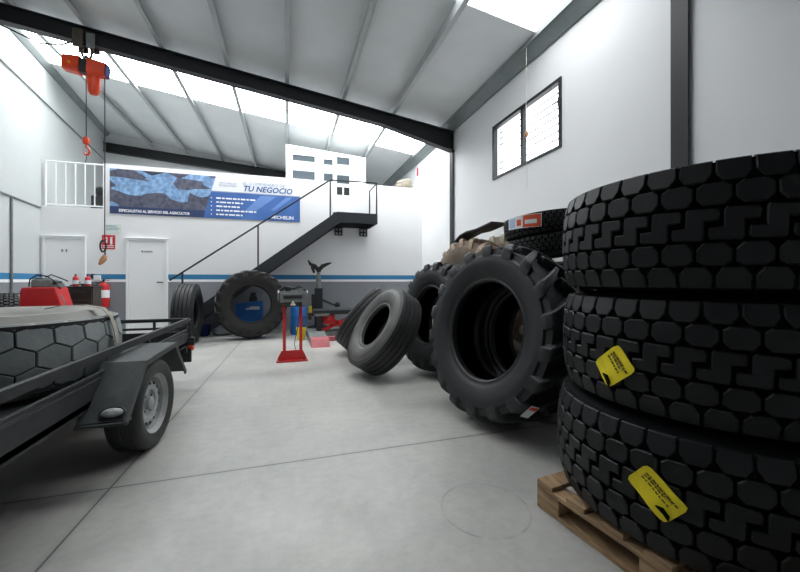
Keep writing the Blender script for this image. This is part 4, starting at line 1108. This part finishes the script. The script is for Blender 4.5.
# ------------------------------------------------------------------ red measuring stand
s = thing('headlight_tester', 'red twin-post stand with a grey instrument head on the floor', 'stand', (.07, 5.58, 0))
mb = MB(); mb.prism([(-.215, 0), (.215, 0), (.20, .05), (.15, .155), (-.15, .155), (-.20, .05)], (0, -.05, 0), (1, 0, 0), (0, 0, 1), (0, 1, 0), .02, M['red'])
mb.span((-.22, -.14, .0), (.22, -.05, .022), M['red']); mb.span((-.18, -.03, .02), (.18, .24, .045), M['red']); mb.build('base', s, smooth=False, bevel=.004)
for x in (-.17, .17):
    for y in (-.1, .2):
        mb = MB(); mb.cyl((x - .012, y, .022 if y > 0 else .022), (x + .012, y, .022), .022, M['rubber_dark'], 12); mb.build('caster', s)
for x in (-.11, .125):
    mb = MB(); mb.span((x - .022, -.022, .04), (x + .022, .022, .86), M['red']); mb.build('post', s, smooth=False, bevel=.003)
mb = MB(); mb.span((-.17, -.09, .86), (.19, .09, 1.0), M['grey_metal']); mb.span((-.12, -.1, .80), (.14, .08, .87), M['dark_metal']); mb.span((-.12, -.105, .92), (.14, -.088, .97), M['dark_metal']); hd = mb.build('instrument_head', s, smooth=False, bevel=.008)
mb = MB(); mb.span((-.2, -.07, 1.0), (.21, .07, 1.025), M['grey_metal']); mb.tube([(-.18, 0, 1.02), (-.1, -.04, 1.09), (.02, .02, 1.06), (.1, -.03, 1.10), (.2, 0, 1.03)], .018, M['dark_metal'], 8)
mb.span((-.1, -.03, 1.02), (-.02, .05, 1.08), M['dark_metal']); mb.span((.09, -.05, 1.02), (.16, .03, 1.07), M['grey_metal']); mb.build('clamp', hd, smooth=False)
for x in (-.19, .21):
    mb = MB(); mb.tube([(x - .0, -.09, .9), (x, -.14, .93), (x, -.14, 1.0), (x, -.07, 1.03)], .012, M['grey_metal'], 8); mb.build('handle', hd)
mb = MB(); mb.prism([(-.04, 0), (.04, 0), (0, .07)], (.01, -.112, .82), (1, 0, 0), (0, 0, 1), (0, 1, 0), .004, M['paper']); mb.prism([(-.018, .01), (.018, .01), (0, .045)], (.01, -.115, .825), (1, 0, 0), (0, 0, 1), (0, 1, 0), .002, M['yellow']); o = mb.build('warning_sign', hd, smooth=False); o['label'] = 'small warning triangle'
mb = MB(); mb.tube([(.11, -.03, .8), (.08, -.05, .5), (.03, -.06, .25), (.05, -.03, .16)], .005, M['cable'], 6); mb.build('hose', s)

# ------------------------------------------------------------------ tyre changer and lift at the back
t = thing('tyre_changer', 'dark tyre changer column with forked arms before the back wall', 'machine', (.71, 8.72, 0))
mb = MB(); mb.lathe([(0, 0), (.26, 0), (.26, .06), (.2, .1), (0, .1)], 20, M['dark_metal']); mb.build('base', t)
mb = MB(); mb.span((-.09, -.08, .1), (.09, .08, 1.0), M['black_steel']); mb.span((-.16, -.1, .35), (-.09, .06, .86), M['dark_metal']); mb.build('column', t, smooth=False, bevel=.01)
mb = MB(); mb.lathe([(0, .98), (.06, .98), (.06, 1.2), (.045, 1.25), (.045, 1.45), (0, 1.46)], 14, M['grey_metal']); mb.build('shaft', t)
mb = MB()
for sgn in (-1, 1):
    mb.tube([(0, 0, 1.42), (sgn * .09, -.02, 1.52), (sgn * .2, -.03, 1.57), (sgn * .3 if sgn > 0 else sgn * .24, -.03, 1.6 if sgn > 0 else 1.66)], [.05, .05, .035, .012], M['dark_metal'], 8)
mb.tube([(-.1, -.05, 1.36), (-.15, -.08, 1.48), (-.16, -.1, 1.55)], [.03, .035, .015], M['dark_metal'], 8); mb.span((-.05, -.05, 1.38), (.05, .05, 1.5), M['dark_metal']); mb.build('forked_arm', t)
mb = MB(); mb.tube([(.09, 0, .72), (.3, -.02, .62), (.42, -.03, .58)], [.025, .022, .03], M['dark_metal'], 8); mb.lathe([(0, .54), (.06, .55), (.07, .6), (.04, .65), (0, .66)], 12, M['rubber_dark']); 
k = len(mb.v)
for i in range(k - 60, k): mb.v[i] = (mb.v[i][0] + .44, mb.v[i][1] - .03, mb.v[i][2])
mb.build('bead_arm', t)
for x, z, m in ((-.2, .5, M['yellow']), (-.2, .35, M['brown_box'])):
    mb = MB(); mb.cyl((x, -.1, z - .08), (x, -.1, z + .08), .04, m, 12); mb.build('grease_can', t)
lf = thing('vehicle_lift', 'low red and black lift with a pink-tipped ramp by the back wall', 'lift', (1.14, 7.7, 0))
mb = MB(); mb.span((-.62, -.1, .47), (.75, .45, .56), M['black_steel']); mb.span((-.60, -.12, .44), (-.3, .1, .49), M['grey_metal']); mb.build('platform', lf, smooth=False, bevel=.006)
mb = MB()
mb.bar((-.45, .05, .12), (.3, .05, .44), .05, .07, M['red']); mb.bar((-.45, .05, .40), (.4, .05, .14), .05, .07, M['red']); mb.span((-.42, -.02, .26), (-.18, .1, .46), M['red']); mb.span((-.1, -.02, .2), (.35, .08, .33), M['red'])
mb.cyl((-.3, -.05, .38), (-.3, -.08, .38), .05, M['red'], 12); mb.build('scissor_frame', lf, smooth=False, bevel=.006)
mb = MB(); mb.span((-.6, .0, 0), (.75, .4, .1), M['grey_metal']); mb.build('base_frame', lf, smooth=False, bevel=.004)
mb = MB(); mb.span((-.56, -.14, .10), (-.47, -.05, .44), M['dark_metal']); mb.build('valve_block', lf, smooth=False, bevel=.006)
mb = MB(); mb.add([(-.76, .3, .015), (-.4, .3, .015), (-.42, -1.22, .0), (-.73, -1.22, .0), (-.76, .3, .15), (-.4, .3, .15), (-.42, -1.1, .12), (-.73, -1.1, .12)], [(0, 3, 2, 1), (4, 5, 6, 7), (0, 1, 5, 4), (1, 2, 6, 5), (2, 3, 7, 6), (3, 0, 4, 7)], M['grey_metal'])
rp = mb.build('ramp', lf, smooth=False, bevel=.005)
mb = MB(); mb.add([(-.735, -1.235, .0), (-.415, -1.235, .0), (-.415, -1.1, .127), (-.735, -1.1, .127), (-.735, -.85, .129), (-.415, -.85, .129), (-.735, -1.1, .0), (-.415, -1.1, 0)], [(0, 1, 2, 3), (3, 2, 5, 4), (0, 3, 6), (1, 7, 2), (0, 6, 7, 1)], M['red_pink']); o = mb.build('ramp_tip', rp, smooth=False); o['label'] = 'faded pink ramp tip'
mb = MB(); mb.span((-.4, -.62, .0), (.75, -.52, .085), M['red_pink']); mb.build('crossbar', lf, smooth=False, bevel=.005)
mb = MB(); mb.lathe([(0, 0), (.165, 0), (.17, .02), (.17, .2), (.175, .21), (.17, .22), (.17, .4), (.175, .41), (.17, .42), (.17, .58), (.16, .6), (.155, .585), (0, .585)], 24, M['blue']); o = mb.build('oil_drum'); o.location = (.24, 8.25, 0); tag(o, 'blue oil drum behind the red twin-post stand', 'drum')
r = thing('bucket', 'small yellow bucket on the floor beside the ramp', 'bucket', (.265, 7.45, 0)); r.scale = (.85, .85, 1)
mb = MB(); mb.lathe([(0, 0), (.085, 0), (.11, .22), (.118, .225), (.118, .24), (.105, .24), (.08, .02), (0, .02)], 20, M['yellow']); mb.build('pail', r)
mb = MB(); mb.tube([(.112 * math.cos(a), .02, .225 + .1 * math.sin(a)) for a in [PI * i / 12 for i in range(13)]], .004, M['grey_metal'], 6); mb.build('handle', r)

# blue machine under the stairs
c = thing('compressor', 'blue cabinet machine with a pump on top under the staircase', 'machine', (-.79, 8.85, 0))
mb = MB(); mb.add([(-.28, -.2, .05), (.26, -.2, .05), (.26, .2, .05), (-.28, .2, .05), (-.31, -.2, .66), (.26, -.2, .72), (.26, .2, .72), (-.31, .2, .66)], [(0, 3, 2, 1), (4, 5, 6, 7), (0, 1, 5, 4), (1, 2, 6, 5), (2, 3, 7, 6), (3, 0, 4, 7)], M['blue']); cb = mb.build('cabinet', c, smooth=False, bevel=.02)
mb = MB(); mb.prism([(-.08, .53), (.2, .53), (.2, .6), (.0, .6), (-.02, .57), (-.1, .565)], (0, -.206, 0), (1, 0, 0), (0, 0, 1), (0, 1, 0), .004, M['paper']); mb.build('white_decal', cb, smooth=False)
for x in (-.2, .2):
    mb = MB(); mb.cyl((x - .02, -.12, .05), (x + .02, -.12, .05), .05, M['rubber_dark'], 12); mb.build('wheel', c)
    mb = MB(); mb.cyl((x - .02, .12, .05), (x + .02, .12, .05), .05, M['rubber_dark'], 12); mb.build('wheel', c)
mb = MB(); mb.lathe([(0, 0), (.09, 0), (.09, .1), (.06, .12), (.06, .2), (0, .21)], 14, M['dark_metal']); o = mb.build('pump', c); o.location = (.05, 0, .70)
mb = MB(); mb.tube([(-.1, 0, .7), (-.1, 0, .93), (.22, 0, .93), (.22, 0, .72)], .014, M['grey_metal'], 8); mb.build('handle', c)
mb = MB(); mb.add([(-.1, -.13, 0), (.1, -.13, 0), (.1, .13, 0), (-.1, .13, 0), (-.13, -.16, .22), (.13, -.16, .22), (.13, .16, .22), (-.13, .16, .22)], [(0, 3, 2, 1), (0, 1, 5, 4), (1, 2, 6, 5), (2, 3, 7, 6), (3, 0, 4, 7), (4, 5, 6, 7)], M['navy']); mb.span((-.14, -.17, .2), (.14, .17, .225), M['navy'])
o = mb.build('storage_bin', smooth=False); o.location = (-1.72, 8.62, 0); tag(o, 'small navy plastic bin under the foot of the stairs', 'bin')
mb = MB(); mb.lathe([(0, 0), (.15, .0), (.19, .05), (.17, .13), (.12, .2), (.05, .22), (0, .23)], 14, M['grey_sack'])
for i in range(len(mb.v)):
    x, y, z = mb.v[i]; mb.v[i] = (x * (1 + .15 * math.sin(y * 20)) * 1.15, y, z * (1 + .2 * math.sin(x * 17 + y * 9)))
o = mb.build('sack'); o.location = (-1.33, 8.62, 0); tag(o, 'grey plastic sack under the stairs left of the leaning tyre', 'sack')

# ------------------------------------------------------------------ red machine, brown cart, extinguisher behind the trailer
g = thing('generator', 'red machine with a grey engine on top behind the trailer', 'generator', (-3.82, 7.48, 0)); g.scale = (.76, .76, 1)
mb = MB(); mb.prism([(-.34, .55), (.38, .55), (.38, .72), (.26, 1.07), (-.31, 1.07), (-.34, 1.0)], (0, -.24, 0), (1, 0, 0), (0, 0, 1), (0, 1, 0), .48, M['red']); mb.build('hood', g, smooth=False, bevel=.02)
mb = MB()
for x in (-.3, .3):
    for y in (-.2, .2): mb.span((x - .02, y - .02, .08), (x + .02, y + .02, .56), M['black_steel'])
mb.span((-.34, -.24, .5), (.36, .24, .56), M['black_steel']); mb.span((-.34, -.24, .14), (.34, .24, .18), M['black_steel']); mb.build('frame', g, smooth=False)
for x in (-.3, .3):
    for y in (-.2, .2): mb = MB(); mb.cyl((x, y - .02, .05), (x, y + .02, .05), .05, M['rubber_dark'], 12); mb.build('wheel', g)
mb = MB(); mb.span((-.2, -.15, 1.07), (.13, .15, 1.2), M['grey_metal']); mb.span((-.17, -.12, 1.2), (.0, .12, 1.235), M['grey_metal']); mb.build('engine', g, smooth=False, bevel=.02)
mb = MB(); mb.span((.14, -.14, 1.07), (.27, .1, 1.13), M['grey_metal']); mb.cyl((.2, -.14, 1.14), (.2, .1, 1.14), .035, M['dark_metal'], 12); mb.build('exhaust', g, smooth=False)
mb = MB(); mb.tube([(-.22, -.17, 1.08), (-.2, -.17, 1.2), (-.08, -.17, 1.275), (.1, -.17, 1.25), (.22, -.15, 1.16), (.3, -.1, 1.04)], .012, M['cable'], 8)
mb.tube([(-.1, .1, 1.22), (.05, .05, 1.28), (.25, 0, 1.22), (.38, .0, 1.17)], .011, M['cable'], 8); mb.build('hose', g)
mb = MB(); mb.tube([(.33, -.2, .95), (.42, -.22, .85), (.42, -.22, .78), (.36, -.2, .76)], .012, M['grey_metal'], 8); mb.tube([(-.34, 0, .86), (-.46, 0, .86)], .014, M['white_paint'], 8); mb.build('pull_handle', g)
b = thing('tool_cart', 'grimy brown metal cart carrying two red bottles', 'cart', (-3.68, 8.28, 0)); b.scale = (.78, .8, 1)
mb = MB(); mb.span((-.29, -.2, .3), (.29, .2, 1.06), M['brown_box']); mb.span((-.31, -.22, 1.04), (.31, .22, 1.075), M['dark_metal']); mb.build('cabinet', b, smooth=False, bevel=.008)
for z in (.38, .62, .84):
    mb = MB(); mb.span((-.26, -.215, z), (.26, -.198, z + .18), M['dark_metal']); d = mb.build('drawer', b, smooth=False, bevel=.004)
    mb = MB(); mb.span((-.12, -.235, z + .12), (.12, -.213, z + .14), M['brown_box']); mb.build('handle', d, smooth=False)
for x in (-.24, .24):
    for y in (-.15, .15): mb = MB(); mb.cyl((x, y, .12), (x, y, .3), .03, M['dark_metal'], 10); mb.cyl((x - .02, y, .07), (x + .02, y, .07), .07, M['rubber_dark'], 14); mb.build('caster', b)
for x, w in ((-.10, 'left'), (.12, 'right')):
    q = thing('bottle', 'red bottle standing on the brown cart, ' + ('nearer the red machine' if x < 0 else 'nearer the fire extinguisher'), 'bottle', (-3.68 + x * .85, 8.22, 1.075), group='red bottles on the brown cart')
    mb = MB(); mb.lathe([(0, 0), (.042, 0), (.045, .01), (.045, .15), (.035, .17), (.02, .18), (.02, .2), (0, .2)], 16, M['red']); mb.build('body', q)
    mb = MB(); mb.lathe([(.0455, .04), (.0465, .04), (.0465, .11), (.0455, .11)], 16, M['paper']); mb.build('paper_label', q)
    mb = MB(); mb.lathe([(0, .2), (.016, .2), (.014, .225), (0, .225)], 12, M['black_steel']); mb.build('cap', q)
mb = MB(); mb.tube([(-.22, 0, 0), (0, .0, .02), (.2, 0, .0)], .012, M['black_steel'], 8); mb.span((-.04, -.015, -.015), (.05, .015, .03), M['dark_metal']); o = mb.build('wrench', smooth=False); o.location = (-3.70, 8.36, 1.09); tag(o, 'dark bar-shaped tool lying on the brown cart', 'tool')
e = thing('fire_extinguisher', 'red fire extinguisher on the back wall below the red sign', 'extinguisher', (-3.68, YW - .12, .62))
mb = MB(); mb.lathe([(0, 0), (.095, 0), (.1, .015), (.1, .42), (.085, .475), (.04, .5), (.03, .52), (0, .52)], 20, M['red']); mb.build('cylinder', e)
mb = MB(); mb.lathe([(.1005, .2), (.102, .2), (.102, .36), (.1005, .36)], 20, M['paper']); mb.build('paper_label', e)
mb = MB(); mb.cyl((0, 0, .52), (0, 0, .57), .02, M['black_steel'], 10); mb.bar((-.02, 0, .57), (.12, 0, .61), .02, .012, M['black_steel']); mb.bar((-.02, 0, .555), (.1, 0, .56), .02, .01, M['black_steel']); mb.build('valve', e, smooth=False)
mb = MB(); mb.tube([(-.02, -.02, .54), (-.1, -.03, .5), (-.125, -.03, .38), (-.115, -.03, .2)], [.012, .012, .012, .02], M['cable'], 8); mb.build('hose', e)
mb = MB(); mb.span((-.05, .098, .3), (.05, .12, .36), M['black_steel']); mb.build('wall_bracket', e, smooth=False)
mb = MB(); mb.tube([(-4.60, 8.05, .93), (-4.42, 7.92, .96), (-4.28, 7.84, .9), (-4.24, 7.8, .6), (-4.24, 7.8, .01)], .008, M['cable'], 6); o = mb.build('power_cable'); tag(o, 'thin black cable trailing from the left wall conduit', 'cable')

# ------------------------------------------------------------------ light and camera
w = bpy.data.worlds.new('overcast sky'); scene.world = w; w.use_nodes = True
bg = w.node_tree.nodes['Background']; bg.inputs['Color'].default_value = (.93, .96, 1, 1); bg.inputs['Strength'].default_value = 3.0
cam = bpy.data.cameras.new('camera'); co = bpy.data.objects.new('camera', cam); COL.objects.link(co)
cam.sensor_width = 36; cam.lens = 36 * 360 / 800; cam.shift_y = -6 / 800; cam.clip_start = .05
co.location = (0, 0, H); co.rotation_euler = (math.radians(90), 0, math.radians(-17.4)); scene.camera = co
scene.view_settings.view_transform = 'Standard'; scene.view_settings.look = 'None'; scene.view_settings.exposure = 0.47
scene.cycles.diffuse_bounces = 6; scene.cycles.max_bounces = 10
